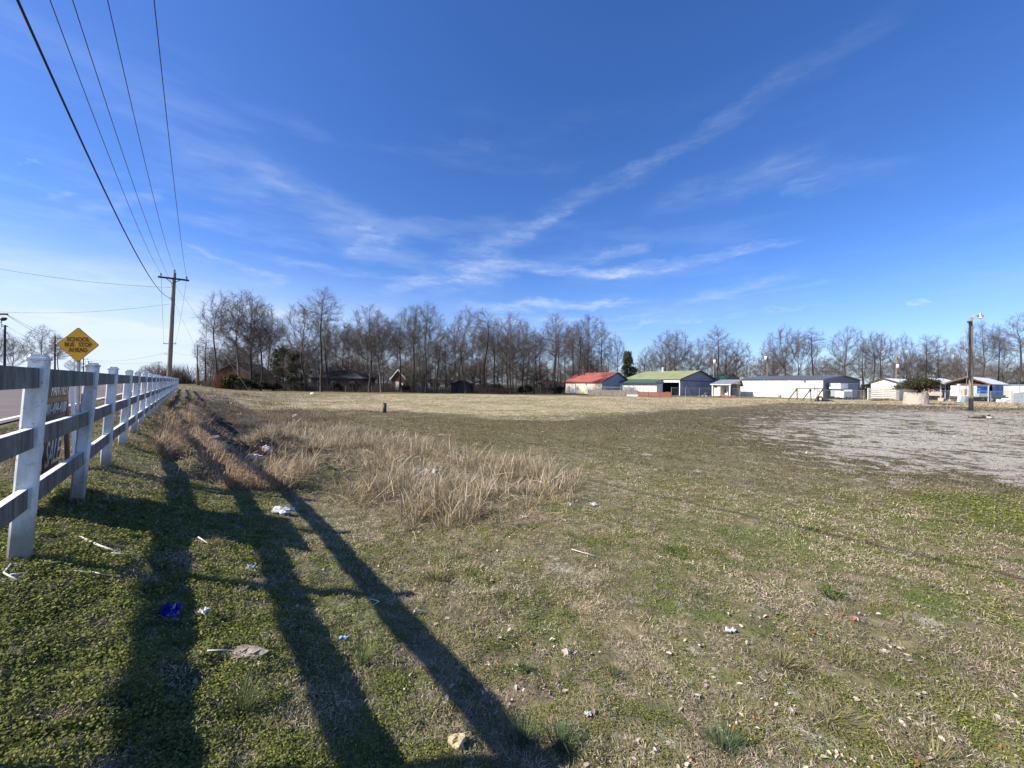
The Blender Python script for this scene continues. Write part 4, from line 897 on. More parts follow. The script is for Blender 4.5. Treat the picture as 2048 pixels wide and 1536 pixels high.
heap('junk_pile', 'jumble of pale and dark junk left of the white box truck', 'junk', 1896, 70, 3.2, .9, [M['tan_panel'], M['pole_dark'], M['white_paint'], M['wood_brown']], 9, 3)
heap('junk_pile', 'heap of white scrap behind the chain-link fence near the right edge', 'junk', 2015, 67.5, 1.6, .9, M['trash_white'], 7, 5)
heap('junk_pile', 'row of grey oddments along the foot of the shaded barn gable', 'junk', 1395, 84, 4.0, .45, [M['grey_paint'], M['concrete'], M['pole_dark']], 8, 8, .3)
heap('dirt_heap', 'low reddish dirt heap in front of the grey board fence', 'heap', 1768, 70, 4.5, .5, mat('dirt', (0.20, 0.12, 0.075), .95, .3, 3, bump=.03), 10, 12, .5)
for px, lab in ((1412.5, 'dark barrel at the corner of the small porch building'), (1559, 'small white jug standing against the long white wall')):
    Y = 84 if px < 1500 else 81; C = (gx(px, Y), Y); o = thing('barrel', lab, 'barrel', (C[0], C[1], hz(*C))); m_ = M['pole_dark'] if px < 1500 else M['tan_panel']; s_ = .42 if px < 1500 else .3
    MB().tube([(0, 0, 0), (0, 0, .05), (0, 0, s_ * .9), (0, 0, s_ * 1.0), (0, 0, s_ * 1.9), (0, 0, s_ * 2)], [s_ * .85, s_ * .95, s_, s_ * 1.03, s_, s_ * .9], 14).build('drum', m_, o, True); MB().tube([(0, 0, s_ * 2.001), (0, 0, s_ * 2.06)], s_ * .8, 12).build('lid', m_, o)
# timber bracing frame and black tarp heap
Y = 62; C = (gx(1576, Y), Y); z0 = hz(*C); o = thing('timber_frame', 'brown timber frame of posts with slanting props on the grass', 'timber frame', (C[0], C[1], z0))
O = Vector(o.location); P_ = lambda px, py, dy=0: at(px, py, Y + dy) - O
for a, b, nm in (((1594.5, 804), (1594, 777), 'post'), ((1622, 805), (1621.5, 778), 'post'), ((1575, 802), (1593.5, 778), 'prop'), ((1603, 803), (1621, 779), 'prop'), ((1627, 804), (1646.5, 778), 'prop')):
    MB().bar(P_(*a), P_(*b), .13, .13, up=(0, 1, 0)).build(nm, M['wood_brown'], o)
MB().bar(P_(1592, 777, -.14), P_(1648, 777.5, -.14), .12, .15).build('beam', M['wood_brown'], o)
Y = 60; C = (gx(1648, Y), Y); o = thing('tarp_heap', 'black tarpaulin heap with a pale tyre beside the timber frame', 'tarp heap', (C[0], C[1], hz(*C)))
mb = MB(); r_ = random.Random(2); NX, NY = 16, 8
b = mb.add([(-1.3 + 2.9 * i / NX, -.6 + 1.2 * j / NY, max(-.1, (.50 - .18 * i / NX) * math.sin(math.pi * i / NX) ** .5 * math.sin(math.pi * j / NY) ** .6 * r_.uniform(.8, 1.1)) - .03) for i in range(NX + 1) for j in range(NY + 1)])
for i in range(NX):
    for j in range(NY): q = b + i * (NY + 1) + j; mb.face(q, q + NY + 1, q + NY + 2, q + 1)
mb.build('tarp', M['rubber'], o)
Y = 59; C = (gx(1640, Y), Y); o = thing('tyre', 'pale-centred old tyre standing against the black tarpaulin', 'tyre', (C[0], C[1], hz(*C)))
MB().tube([(0, -.12, .42), (0, -.08, .42), (0, .08, .42), (0, .12, .42)], [.36, .43, .43, .36], 20).build('tread', M['rubber'], o); MB().tube([(0, -.14, .42), (0, -.05, .42)], [.20, .26], 16).build('rim', M['white_paint'], o)
# round concrete planter
Y = 54; C = (gx(1832, Y), Y); pz = hz(*C); o = thing('planter', 'large round stone planter ring holding a dark spreading bush', 'planter', (C[0], C[1], pz))
mb = MB(); n = 40; prof = [(1.30, -.3), (1.28, .3), (1.25, 1.2), (1.20, 1.62), (1.0, 1.66), (.95, 1.3)]
rr = random.Random(8); rings = [mb.add([(r_ * (1 + .02 * rr.uniform(-1, 1)) * math.cos(2 * math.pi * i / n), r_ * (1 + .02 * rr.uniform(-1, 1)) * math.sin(2 * math.pi * i / n), z + (.06 * math.sin(i * .9) if z > 1.2 else 0)) for i in range(n)]) for r_, z in prof]
for a, b in zip(rings, rings[1:]):
    for i in range(n): mb.face(a + i, a + (i + 1) % n, b + (i + 1) % n, b + i)
mb.build('ring', M['ring_concrete'], o)
b = MB(); b.tube([(0, 0, 1.25), (0, 0, 1.35)], .97, 24); b.build('soil', mat('soil', (0.06, 0.045, 0.03), .95, .3, 6), o)
# fallen log
a_ = gp(1938, 836); b_ = gp(1966, 837); o = thing('fallen_log', 'fallen log with a pale broken end on the grass by the lamp pole', 'log', (a_[0], a_[1], hz(*a_)))
v = Vector((b_[0] - a_[0], b_[1] - a_[1], 0)); MB().tube([v * 0 + Vector((0, 0, .1)), v * .3 + Vector((0, 0, .13)), v * .7 + Vector((0, 0, .11)), v + Vector((0, 0, .14))], [.10, .13, .13, .11], 10).build('trunk', M['bark_pale'], o, True)
MB().tube([v + Vector((0, 0, .14)), v * 1.25 + Vector((0, 0, .10)), v * 1.5 + Vector((0, 0, .28))], [.12, .10, .03], 8).build('broken_end', M['pole_dark'], o, True); MB().tube([v * 1.02 + Vector((0, -.2, .08)), v * 1.42 + Vector((0, -.25, .07))], [.10, .06], 8).build('split_wood', M['chunk'], o, True)
# pipe stub in the field
g = gp(769, 826); zz = hz(*g); hgt = 19.0 / F * g[1]; rd = 3.6 / F * g[1]
o = thing('pipe_stub', 'short black upright pipe standing in the middle of the field', 'pipe', (g[0], g[1], zz))
MB().tube([(0, 0, -.2), (0, 0, hgt), (0, 0, hgt + .001)], [rd, rd, rd * .9], 20).build('pipe', M['black_plastic'], o, True); MB().tube([(0, 0, hgt + .002), (0, 0, hgt + .03), (0, 0, hgt + .035)], [rd * 1.06, rd * 1.06, rd * .8], 20).build('cap', M['black_plastic'], o)
# ------------------------------------------------------------------ bare winter trees
class TreeMesh:
    def __init__(s): s.V = []; s.Fq = []; s.n = 0
    def tube(s, pts, rad, n):
        m = len(pts); base = s.n; ref = None
        for i in range(m):
            a = pts[i - 1] if i else pts[0]; b = pts[i + 1] if i < m - 1 else pts[i]
            d = b - a; l = np.linalg.norm(d); d = d / (l if l > 1e-9 else 1)
            if ref is None: ref = np.array([1., 0, 0]) if abs(d[0]) < .8 else np.array([0, 1., 0])
            u = ref - d * ref.dot(d); u /= np.linalg.norm(u) + 1e-12; v = np.cross(d, u); ref = u
            ang = np.arange(n) * (2 * math.pi / n)
            s.V.append(pts[i] + rad[i] * (np.cos(ang)[:, None] * u + np.sin(ang)[:, None] * v))
        k = np.arange(n); k2 = (k + 1) % n
        for i in range(m - 1):
            a = base + i * n; s.Fq.append(np.stack([a + k, a + k2, a + n + k2, a + n + k], 1))
        s.n += m * n
def gen_tree(seed, base, rmax, leader, H=20.0, nat=1500, low=.5, twig=5, fork=0.0):
    """grow a bare crown into an uneven envelope (space colonisation), thicken it by the pipe rule, add fine twigs"""
    rs = np.random.RandomState(seed); hb = base * H
    lob = rs.normal(0, 1, (7, 3)); lob /= np.linalg.norm(lob, axis=1)[:, None]
    A = []
    while len(A) < nat:
        q = rs.uniform(-1, 1, 3); t = (q[2] + 1) / 2
        prof = (math.sin(math.pi * min(1, t * .86 + .10)) ** .75) * (1 - .25 * t) * (low + (1 - low) * min(1, t * 2.2))
        d = np.array([q[0], q[1], q[2]]); dn = d / (np.linalg.norm(d) + 1e-9)
        k = .74 + .34 * max(0, (lob @ dn).max() - .35)
        r = math.hypot(q[0], q[1])
        if r < prof * k and rs.rand() < .25 + .75 * (r / (prof * k + 1e-6)): A.append((q[0] * rmax, q[1] * rmax, hb + t * (H - hb) * (1 - .10 * r * r)))
    A = np.array(A)
    pos = [np.array([0., 0, -.4])]; par = [-1]; D = .42
    dirv = np.array([rs.normal(0, .035), rs.normal(0, .035), 1.]); top = max(hb * 1.02, leader * H)
    while pos[-1][2] < top:
        dirv = dirv + np.array([rs.normal(0, .022), rs.normal(0, .022), 0]); dirv[:2] *= .93; pos.append(pos[-1] + dirv / np.linalg.norm(dirv) * D); par.append(len(pos) - 2)
    ntr = len(pos)
    start = [i for i in range(ntr) if pos[i][2] > hb * .80]
    near = np.full(len(A), 1e9); ni = np.zeros(len(A), int); alive = np.ones(len(A), bool)
    def upd(ids):
        nonlocal near, ni
        P = np.array([pos[i] for i in ids]); dd = np.linalg.norm(A[:, None] - P[None], axis=2); m = dd.min(1); am = dd.argmin(1); b = m < near
        near = np.where(b, m, near); ni = np.where(b, np.array(ids)[am], ni)
    upd(start)
    for it in range(46):
        alive &= near > .95
        act = alive & (near < (7.0 if it < 26 else 2.2))
        if not act.any(): break
        new = []
        for n_ in np.unique(ni[act]):
            v = A[act & (ni == n_)] - pos[n_]; v = v / np.linalg.norm(v, axis=1)[:, None]; d = v.mean(0) + rs.normal(0, .09, 3) + np.array([0, 0, .14])
            if par[n_] >= 0:
                pd = pos[n_] - pos[par[n_]]; d = d / (np.linalg.norm(d) + 1e-9) + .75 * pd / (np.linalg.norm(pd) + 1e-9)
            d /= np.linalg.norm(d) + 1e-9; pos.append(pos[n_] + d * D); par.append(int(n_)); new.append(len(pos) - 1)
        upd(new)
    n = len(pos); ch = [[] for _ in range(n)]
    for i in range(1, n): ch[par[i]].append(i)
    P = np.array(pos); rad = np.zeros(n); E = 2.05; r0 = .0145
    for i in range(n - 1, -1, -1): rad[i] = (sum(rad[c] ** E for c in ch[i])) ** (1 / E) if ch[i] else r0
    for _ in range(4):
        Q = P.copy()
        for i in range(ntr, n):
            if len(ch[i]) == 1: Q[i] = .5 * P[i] + .25 * (P[par[i]] + P[ch[i][0]])
        P = Q
    rt = max(rad[0], H * .0125); rad[:ntr] = np.maximum(rad[:ntr], np.linspace(rt * 1.15, 0, ntr) * .75); rad[0] *= 1.25; rad[1] *= 1.08
    tr = TreeMesh(); cr = TreeMesh(); lead = max(k for k in range(ntr)) ; tr.tube(list(P[:ntr]), list(rad[:ntr]), 9)
    done = set(range(ntr)); stack = [(i, c) for i in range(ntr) for c in ch[i] if c >= ntr]
    while stack:
        p0, c = stack.pop(); chain = [p0, c]; rr_ = [min(rad[c] * 1.15, rad[p0]), rad[c]]
        while ch[chain[-1]]:
            kids = sorted(ch[chain[-1]], key=lambda q: -rad[q]); stack += [(chain[-1], q) for q in kids[1:]]; chain.append(kids[0]); rr_.append(rad[kids[0]])
        tip = P[chain[-1]] - P[chain[-2]]; pts = [P[q] for q in chain] + [P[chain[-1]] + tip * 1.2]; rr_.append(.005)
        cr.tube(pts, rr_, 6 if rr_[1] > .07 else (4 if rr_[1] > .025 else 3))
    for i in range(ntr, n):
        if rad[i] > .075: continue
        d0 = P[i] - P[par[i]]; d0 /= np.linalg.norm(d0) + 1e-9
        for _ in range(twig if rs.rand() < .8 else twig - 1):
            q = rs.normal(0, 1, 3); q -= d0 * q.dot(d0); q /= np.linalg.norm(q); an = rs.uniform(.4, 1.15); d = d0 * math.cos(an) + q * math.sin(an) + np.array([0, 0, .22]); l = rs.uniform(.35, 1.15)
            m_ = P[i] + d * l * .5; t_ = m_ + (d + rs.normal(0, .3, 3)) * l * .5; r_ = rs.uniform(.0065, .012)
            cr.tube([P[i], m_, t_], [r_, r_ * .8, .004], 3)
            for _k in range(2):
                e = d + rs.normal(0, .6, 3); cr.tube([m_, m_ + e * l * .45], [r_ * .75, .004], 3)
    out = []
    for tm, nm in ((tr, 'trunk'), (cr, 'crown')):
        out.append((nm, np.concatenate(tm.V), np.concatenate(tm.Fq)))
    C_ = out[1][1]; hi = max(C_[:, 2].max(), out[0][1][:, 2].max()); wd = np.percentile(np.hypot(C_[:, 0], C_[:, 1]), 95) * 2
    return out, hi, wd
PROTO = {}
def proto(key, *args, **kw):
    out, hi, wd = gen_tree(*args, **kw)
    mes = []
    for nm, V, Fq in out:
        ob = np_obj(nm, V, Fq, M['bark'] if nm == 'trunk' else M['twig'], smooth=True); me = ob.data; bpy.data.objects.remove(ob); mes.append((nm, me))
    PROTO[key] = (mes, hi, wd)
#        base of crown, crown radius, height of the leading stem
for i, a_ in enumerate([(.42, 4.6, .44), (.36, 5.0, .40), (.48, 4.2, .62), (.40, 3.4, .86), (.46, 3.8, .80), (.28, 5.6, .34), (.24, 5.2, .46), (.32, 5.8, .36), (.36, 2.3, .80), (.30, 2.5, .72), (.50, 4.4, .54), (.52, 3.2, .84)]):
    proto(i, 11 + i * 7, *a_, nat=1900 if i not in (8, 9) else 800)
proto(12, 301, .10, 4.6, .50, H=12.0, nat=1100, low=.75, twig=6); proto(13, 302, .08, 4.2, .35, H=12.0, nat=1100, low=.8, twig=6); proto(14, 303, .12, 3.4, .7, H=12.0, nat=1000, low=.7, twig=6)
FORK, LEAD, SPREAD, SLIM = (0, 1, 2, 10), (3, 4, 11), (5, 6, 7), (8, 9)
trng = random.Random(21)
def tree(px, Y, top, wpx, key, label, group, trunk_m=None, crown_m=None, lean=0.0):
    x, y, z = on_ground(px, Y); zt = at(px, top, Y).z
    mes, hi, wd = PROTO[key]
    o = thing('bare_tree', label, 'tree', (x, y, z), trng.uniform(0, 6.28), group)
    # width and depth foreshorten alike, so one horizontal scale is enough
    sh = (zt - z) / hi; sw = 1.18 * (wpx / F * Y) / wd; sw = min(max(sw, sh * .5), sh * 1.45)
    o.scale = (sw, sw, sh)
    if lean:
        o.rotation_mode = 'XYZ'; o.rotation_euler = (0, lean, 0)
    for nm, me in mes:
        c = bpy.data.objects.new(nm, me); COL.objects.link(c); c.parent = o
        mm = trunk_m if nm == 'trunk' else crown_m
        if mm: c.material_slots[0].link = 'OBJECT'; c.material_slots[0].material = mm
    return o
FR = 'tall bare trees along the front of the woods'
RT = 'bare trees behind the buildings on the right'
TREES = [
 (436, 84, 576, 62, 2, 'leftmost tall tree of the front woods, forked halfway up', FR, 'bark', 0),
 (480, 80, 569, 110, 6, 'tallest broad-crowned tree near the left end of the woods, with a pale trunk', FR, 'bark_pale', 0),
 (503, 83, 574, 96, 5, 'dark-trunked dense tree just right of the pale-trunked tree in the left woods', FR, 'bark', 0),
 (522, 88, 604, 80, 0, 'tree with a thinner crown filling the right side of the left clump', FR, 'bark', 0),
 (615, 80, 592, 84, 1, 'tree leaning left, its trunk in front of the ranch house left end', FR, 'bark', -.09),
 (643, 78, 568, 68, 4, 'straightest and very tall tree rising above the dark ranch house', FR, 'bark', 0),
 (658, 86, 624, 56, 9, 'slender stem close to the right of the tall straight tree', FR, 'bark', -.03),
 (739, 78, 598, 104, 5, 'wide-crowned tree left of the brick house with a low dark fork', FR, 'bark', -.02),
 (763, 77, 618, 78, 7, 'crooked tree with a pale lower trunk directly left of the brick house', FR, 'bark_pale', -.04),
 (801, 84, 621, 56, 2, 'tree rising behind the brick house gable', FR, 'bark', 0),
 (827, 79, 602, 66, 10, 'tree in front of the green roof, limbs opening high', FR, 'bark', 0),
 (852, 77, 596, 92, 0, 'broad vase-shaped tree right of the green roof', FR, 'bark', 0),
 (874, 80, 640, 40, 8, 'thin stem between the vase-shaped tree and the small cream house', FR, 'bark', 0),
 (906, 86, 640, 70, 6, 'grey-branched low-forking tree left of the dark shed', FR, 'bark_pale', 0),
 (932, 79, 603, 74, 1, 'tall forked tree in front of the dark shed', FR, 'bark', 0),
 (966, 82, 610, 56, 3, 'straight dark tree at the right side of the dark carport', FR, 'bark', 0),
 (988, 84, 632, 60, 2, 'tree with upright limbs right of the dark carport', FR, 'bark', 0),
 (1022, 80, 618, 86, 7, 'dense many-limbed tree in the middle of the thickest woods', FR, 'bark', 0),
 (1044, 86, 634, 72, 5, 'bushy-crowned tree right of the thickest woods centre', FR, 'bark', 0),
 (1068, 82, 650, 56, 9, 'slim tree filling the gap left of the spreading round-topped tree', FR, 'bark', 0),
 (1111, 84, 621, 74, 0, 'round-topped spreading tree left of the red-roofed shed', FR, 'bark', 0),
 (1128, 88, 650, 42, 8, 'slim leaning stem right beside the round-topped spreading tree', FR, 'bark_pale', .05),
 (1156, 100, 640, 50, 4, 'straight tree behind the left half of the red roof', FR, 'bark', 0),
 (1177, 102, 623, 66, 10, 'tall full-crowned tree rising behind the middle of the red roof', FR, 'bark', 0),
 (1203, 104, 650, 40, 3, 'narrow tree above the right end of the red roof ridge', FR, 'bark', 0),
 (1230, 104, 660, 40, 1, 'small forked tree left of the dark pine', FR, 'bark', 0),
 (1294, 118, 689, 42, 2, 'short round bare tree right of the dark pine', RT, 'bark', 0),
 (1333, 112, 653, 66, 6, 'big wide tree behind the middle of the olive roof', RT, 'bark', 0),
 (1352, 114, 654, 50, 0, 'upright tree behind the olive roof, close right of the big wide one', RT, 'bark', 0),
 (1393, 114, 671, 60, 7, 'low crooked tree behind the olive roof apex', RT, 'bark', .05),
 (1434, 112, 647, 48, 4, 'tall tree rising beside the thin transformer pole', RT, 'bark', 0),
 (1450, 116, 684, 56, 5, 'reddish-twigged low tree right of the thin transformer pole', RT, 'bark', 0),
 (1476, 112, 672, 66, 6, 'rounded tree behind the left end of the long white building', RT, 'bark', 0),
 (1545, 118, 690, 44, 7, 'hazy low tree next to the second transformer pole', RT, 'bark', 0),
 (1565, 108, 644, 78, 1, 'tall open V-limbed tree over the long white building', RT, 'bark', 0),
 (1597, 110, 652, 52, 5, 'twisting tree right of the open V-limbed tree', RT, 'bark', 0),
 (1622, 109, 644, 48, 11, 'slender tall tree above the roll-up door', RT, 'bark', 0),
 (1694, 106, 647, 56, 0, 'clean-trunked round-crowned tree above the shaded end wall', RT, 'bark', 0),
 (1725, 112, 676, 38, 8, 'thin pale tree between the two neat crowns right of the shaded wall', RT, 'bark', 0),
 (1744, 106, 658, 36, 2, 'dark straight tree above the left side of the cream shed', RT, 'bark', 0),
 (1760, 106, 659, 38, 10, 'tree with a swept crown above the middle of the cream shed', RT, 'bark', 0),
 (1806, 108, 660, 42, 1, 'tree right of the cream shed transformer pole', RT, 'bark', 0),
 (1822, 114, 697, 44, 5, 'low tangled tree above the round planter bush', RT, 'bark', 0),
 (1852, 108, 662, 34, 3, 'upright tree above the first carport roof', RT, 'bark', 0),
 (1874, 108, 664, 46, 6, 'dense dark tree left of the lamp pole', RT, 'bark', 0),
 (1926, 116, 682, 60, 7, 'low arching tree directly left of the lamp pole', RT, 'bark', -.08),
 (1963, 102, 636, 54, 0, 'tall tree with wide V limbs directly right of the lamp pole', RT, 'bark', 0),
 (1996, 104, 650, 34, 4, 'slender curving tree between the lamp pole and the right edge', RT, 'bark', 0),
 (2037, 98, 621, 78, 2, 'largest tree at the right edge, cut by the frame', RT, 'bark', 0),
 (2010, 112, 690, 50, 6, 'low spreading tree behind the right edge tree', RT, 'bark', 0),
 (-20, 96, 640, 110, 7, 'bare tree at the left edge behind the lamp pole', 'bare trees across the road', 'bark', 0),
 (24, 100, 670, 70, 5, 'crooked bare tree right of the slender left pole across the road', 'bare trees across the road', 'bark', 0),
 (84, 92, 643, 78, 6, 'dense bare tree left of the school bus sign across the road', 'bare trees across the road', 'bark', 0),
 (118, 98, 672, 46, 2, 'forked bare tree behind the two-crossarm pole across the road', 'bare trees across the road', 'bark', .05),
 (398, 96, 668, 46, 8, 'small pale tree standing apart at the left end of the woods', FR, 'bark_pale', 0),
 (412, 92, 640, 50, 9, 'thin tree between the small pale tree and the leftmost tall forked tree', FR, 'bark', 0),
]
for (px, Y, top, w, key, lab, grp, bk, ln) in TREES:
    tree(px, Y, top, w, key, lab, grp, M[bk], M['twig_red'] if 'reddish' in lab else None, ln)
# the depth of the wood: further stems behind the front row, and low understorey trees
for i in range(58):
    px = 418 + 800 * (i + trng.random()) / 58; Y = trng.uniform(92, 135); top = trng.uniform(634, 690)
    if 1190 < px: top = trng.uniform(680, 715)
    tree(px, Y, top, trng.uniform(44, 84), trng.choice((0, 1, 2, 3, 4, 5, 6, 8, 9, 7, 9, 10)), 'tall bare tree standing in the shadowed depth of the woods behind the front row', 'trees in the depth of the woods')
for i in range(84):
    px = 408 + 790 * (i + trng.random()) / 84; Y = trng.uniform(90, 132); top = trng.uniform(690, 732)
    tree(px, Y, top, trng.uniform(52, 84), trng.choice((12, 13, 14)), 'low twiggy understorey tree among the trunks of the woods', 'understorey trees of the woods', None, M['twig_red'] if trng.random() < .12 else None)
for i in range(40):
    px = 1215 + 900 * (i + trng.random()) / 40; Y = trng.uniform(125, 180); top = trng.uniform(694, 726)
    tree(px, Y, top, trng.uniform(40, 70), trng.choice((5, 12, 13, 14, 7, 12, 13)), 'small hazy bare tree in the far row behind the buildings', 'far row of trees behind the buildings')
for px, Y, top, w, lab in ((290, 190, 728, 34, 'tiny far tree left of the brown roadside thicket'), (308, 210, 722, 30, 'tiny far tree touching the brown roadside thicket'), (150, 170, 712, 36, 'small tree behind the foot of the school bus sign')):
    tree(px, Y, top, w, 5, lab, 'tiny trees far down the road')
# ------------------------------------------------------------------ evergreens and shrubs
def leaf_cloud(P, size, cols, rs, flat=.0):
    """small two-triangle leaf sprays at points P"""
    n = len(P); a = rs.normal(0, 1, (n, 3)); a[:, 2] *= (1 - flat); a /= np.linalg.norm(a, axis=1)[:, None]
    b = rs.normal(0, 1, (n, 3)); b -= a * (a * b).sum(1)[:, None]; b /= np.linalg.norm(b, axis=1)[:, None]
    s = size * rs.uniform(.5, 1.4, n)[:, None]
    V = np.stack([P - a * s, P + b * s * .45, P + a * s, P - b * s * .45], 1).reshape(-1, 3)
    T = np.arange(4 * n).reshape(-1, 4)
    return V, T, np.repeat(cols, 4, axis=0)
def evergreen(name, label, cat, px, Y, h, w, shape, c0, c1, n, size, seed, trunk=True, group=None, pos=None, m=None, parent=None, z0=None):
    rs = np.random.RandomState(seed); x, y, z = pos or on_ground(px, Y)
    o = parent or thing(name, label, cat, (x, y, z), 0, group)
    K = max(14, n // 160); ctr = []
    for i in range(K):
        t = rs.rand(); a = rs.rand() * 6.283
        if shape == 'cone': zz = .08 + .90 * t ** 1.25; rr = (1.02 - zz) * .52 * rs.uniform(.35, 1.1)
        elif shape == 'column': zz = .05 + .9 * t; rr = .5 * math.sin(math.pi * min(.999, .12 + .85 * zz)) ** .5 * rs.uniform(.4, 1.0)
        else: ph = rs.uniform(-.25, 1.0); zz = .42 + .5 * ph * .95; rr = .5 * math.sqrt(max(.02, 1 - max(0, ph) ** 2)) * rs.uniform(.35, 1.0)
        ctr.append((rr * math.cos(a) * w, rr * math.sin(a) * w, zz * h))
    ctr = np.array(ctr); wh = rs.randint(0, K, n); sp_r = np.array([.11 * w + .02 * h, .11 * w + .02 * h, .06 * h + .03 * w]) * (.6 if shape == 'cone' else 1)
    P = ctr[wh] + rs.normal(0, 1, (n, 3)) * sp_r * .62; P[:, 2] = np.maximum(P[:, 2], .05)
    cc = np.array(c0) + (np.array(c1) - np.array(c0)) * (rs.rand(K)[wh] * .6 + rs.rand(n) * .4)[:, None]
    V, T, Cc = leaf_cloud(P, size, cc, rs, .2)
    if z0: V[:, 2] += z0
    np_obj('foliage', V, T, m or M['evergreen'], Cc, o)
    if trunk:
        mb = MB(); mb.tube([(0, 0, -.3), (0, 0, h * .5), (0, 0, h * .92)], [.035 * w + .05, .02 * w + .04, .02], 8); mb.build('trunk', M['bark'], o, True)
        mb = MB(); r = random.Random(seed)
        for i in range(12 if h > 2 else 6):
            c = ctr[r.randrange(K)]; mb.tube([(0, 0, c[2] * .6), (c[0] * .6, c[1] * .6, c[2] * .85), tuple(c)], [.05, .03, .012], 5, False)
        mb.build('limbs', M['bark'], o, True)
    return o
evergreen('pine_tree', 'dark green pine standing between the red-roofed shed and the olive barn', 'tree', 1255, 110, 11.8, 7.4, 'cone', (.040, .052, .024), (.13, .145, .065), 7500, .26, 5)
evergreen('cedar_tree', 'big dark cedar showing between trunks in the left woods', 'tree', 566, 104, 11.5, 6.0, 'column', (.034, .040, .022), (.10, .105, .058), 6500, .24, 6)
evergreen('cedar_tree', 'smaller dark cedar behind the trunks left of the ranch house', 'tree', 592, 96, 9.0, 4.2, 'column', (.012, .018, .009), (.038, .048, .020), 3000, .26, 16)
evergreen('juniper_bush', 'rounded yellow-green juniper at the left foot of the woods', 'bush', 464, 76, 3.0, 3.8, 'dome', (.018, .028, .008), (.085, .10, .022), 3000, .17, 7)
for i, (px, Y, h, w, lab) in enumerate(((494, 76, 2.2, 3.6, 'low dark bush right of the yellow-green juniper'), (522, 77, 1.9, 3.6, 'low dark bush with a bright tip left of the tall cedar'), (547, 79, 1.6, 3.0, 'low dark bush below the tall cedar'),
      (672, 80, 2.0, 2.6, 'dark bush before the ranch house middle'), (712, 80, 1.9, 3.2, 'dark bush before the ranch house right end'), (808, 80, 1.6, 2.8, 'olive bush right of the brick house door'),
      (990, 81, 2.0, 4.0, 'wide olive bush right of the wooded carport'), (1052, 82, 1.9, 3.4, 'dark bush at the foot of the densest trees'), (602, 80, 1.6, 3.4, 'dark low bush at the left end of the ranch house'), (1098, 84, 1.5, 3.0, 'dark bush left of the red-roofed shed'), (1120, 86, 1.6, 3.0, 'dark bush touching the left corner of the red-roofed shed'))):
    ol = 'olive' in lab
    evergreen('bush', lab, 'bush', px, Y, h, w, 'dome', (.020, .022, .010) if ol else (.010, .014, .008), (.075, .075, .03) if ol else (.036, .045, .018), 1500, .17, 30 + i, group='bushes along the foot of the woods')
# spreading bush in the planter
C = (gx(1836, 54), 54); evergreen('planter_bush', 'dark olive spreading bush overflowing the round stone planter', 'bush', 0, 0, 2.5, 4.6, 'dome', (.024, .024, .012), (.095, .086, .040), 8000, .105, 9, pos=(C[0] + .2, C[1], hz(*C) + 1.35))
evergreen('shrub', 'dark shrub between the shaded end wall and the cream shed', 'bush', 1733, 92, 3.6, 4.2, 'dome', (.016, .016, .008), (.055, .045, .02), 1500, .18, 12)
# brushwood: twiggy undergrowth
def brush(name, label, cat, px, Y, h, w, n, seed, c0, c1, group=None, knd=None, spots=None):
    rs = np.random.RandomState(seed)
    if spots is None: x, y, z = on_ground(px, Y); base = np.stack([rs.normal(0, w * .22, n), rs.normal(0, w * .22, n), np.zeros(n)], 1); org = (x, y, z)
    else: base = spots; org = (0, 0, 0); n = len(spots)
    d = rs.normal(0, .38, (n, 3)); d[:, 2] = 1; d /= np.linalg.norm(d, axis=1)[:, None]
    L = h * (rs.uniform(.25, 1.0, n) ** 1.3)[:, None]; bend = rs.normal(0, .16, (n, 3)) * L; r = rs.uniform(.008, .02, n)[:, None] * max(1, h / 3)
    s = np.cross(d, rs.normal(0, 1, (n, 3))); s /= np.linalg.norm(s, axis=1)[:, None]
    m_ = base + d * L * .5 + bend; tip = base + d * L + bend * .4
    V = np.stack([base - s * r, base + s * r, m_ + s * r * .7, m_ - s * r * .7, tip], 1).reshape(-1, 3); b = np.arange(n)[:, None] * 5
    T = np.concatenate([b + np.array([[0, 1, 2]]), b + np.array([[0, 2, 3]]), b + np.array([[3, 2, 4]])])
    f = rs.rand(n)[:, None]; c = np.repeat(np.array(c0) * (1 - f) + np.array(c1) * f, 5, axis=0)
    o = np_obj(name, V, T, M['dry'], c); o.location = org
    return o
th_ = brush('thicket', '', '', 346, 92, 5.4, 8.6, 3400, 3, (.10, .075, .06), (.19, .145, .12)); tag(th_, 'brown leafless thicket by the road beyond the near utility pole', 'thicket')
rb = brush('sapling', '', '', 449, 77, 4.6, 3.2, 900, 4, (.16, .06, .03), (.24, .11, .06)); tag(rb, 'reddish-brown leafy sapling left of the yellow-green juniper', 'sapling')
rs = np.random.RandomState(77); n = 60000
xs = []; 
pxs = np.where(rs.rand(n) < .9, rs.uniform(405, 1122, n), rs.uniform(1122, 1240, n)); Ys = 80 + rs.rand(n) ** 1.3 * 46 + (pxs > 1105) * 24 + 2 * np.sin(pxs * .05); k_ = rs.rand(n) < np.where(Ys > 98, .9, .30 + .5 * (fbm(pxs * .02, Ys * .1, 3) > .52) + .30 * (pxs < 780)); pxs, Ys = pxs[k_], Ys[k_]; n = len(pxs); Xs = (pxs - 1024) / F * Ys
sp_pts = np.stack([Xs, Ys, height(Xs, Ys)], 1)
kind(brush('undergrowth', '', '', 0, 0, 3.0, 0, n, 5, (.05, .042, .036), (.17, .14, .115), spots=sp_pts), 'stuff')
n = 9000; pxs = rs.uniform(1240, 2150, n); Ys = rs.uniform(118, 170, n); Xs = (pxs - 1024) / F * Ys
kind(brush('far_undergrowth', '', '', 0, 0, 5.0, 0, n, 6, (.075, .058, .048), (.16, .125, .10), spots=np.stack([Xs, Ys, height(Xs, Ys)], 1)), 'stuff')
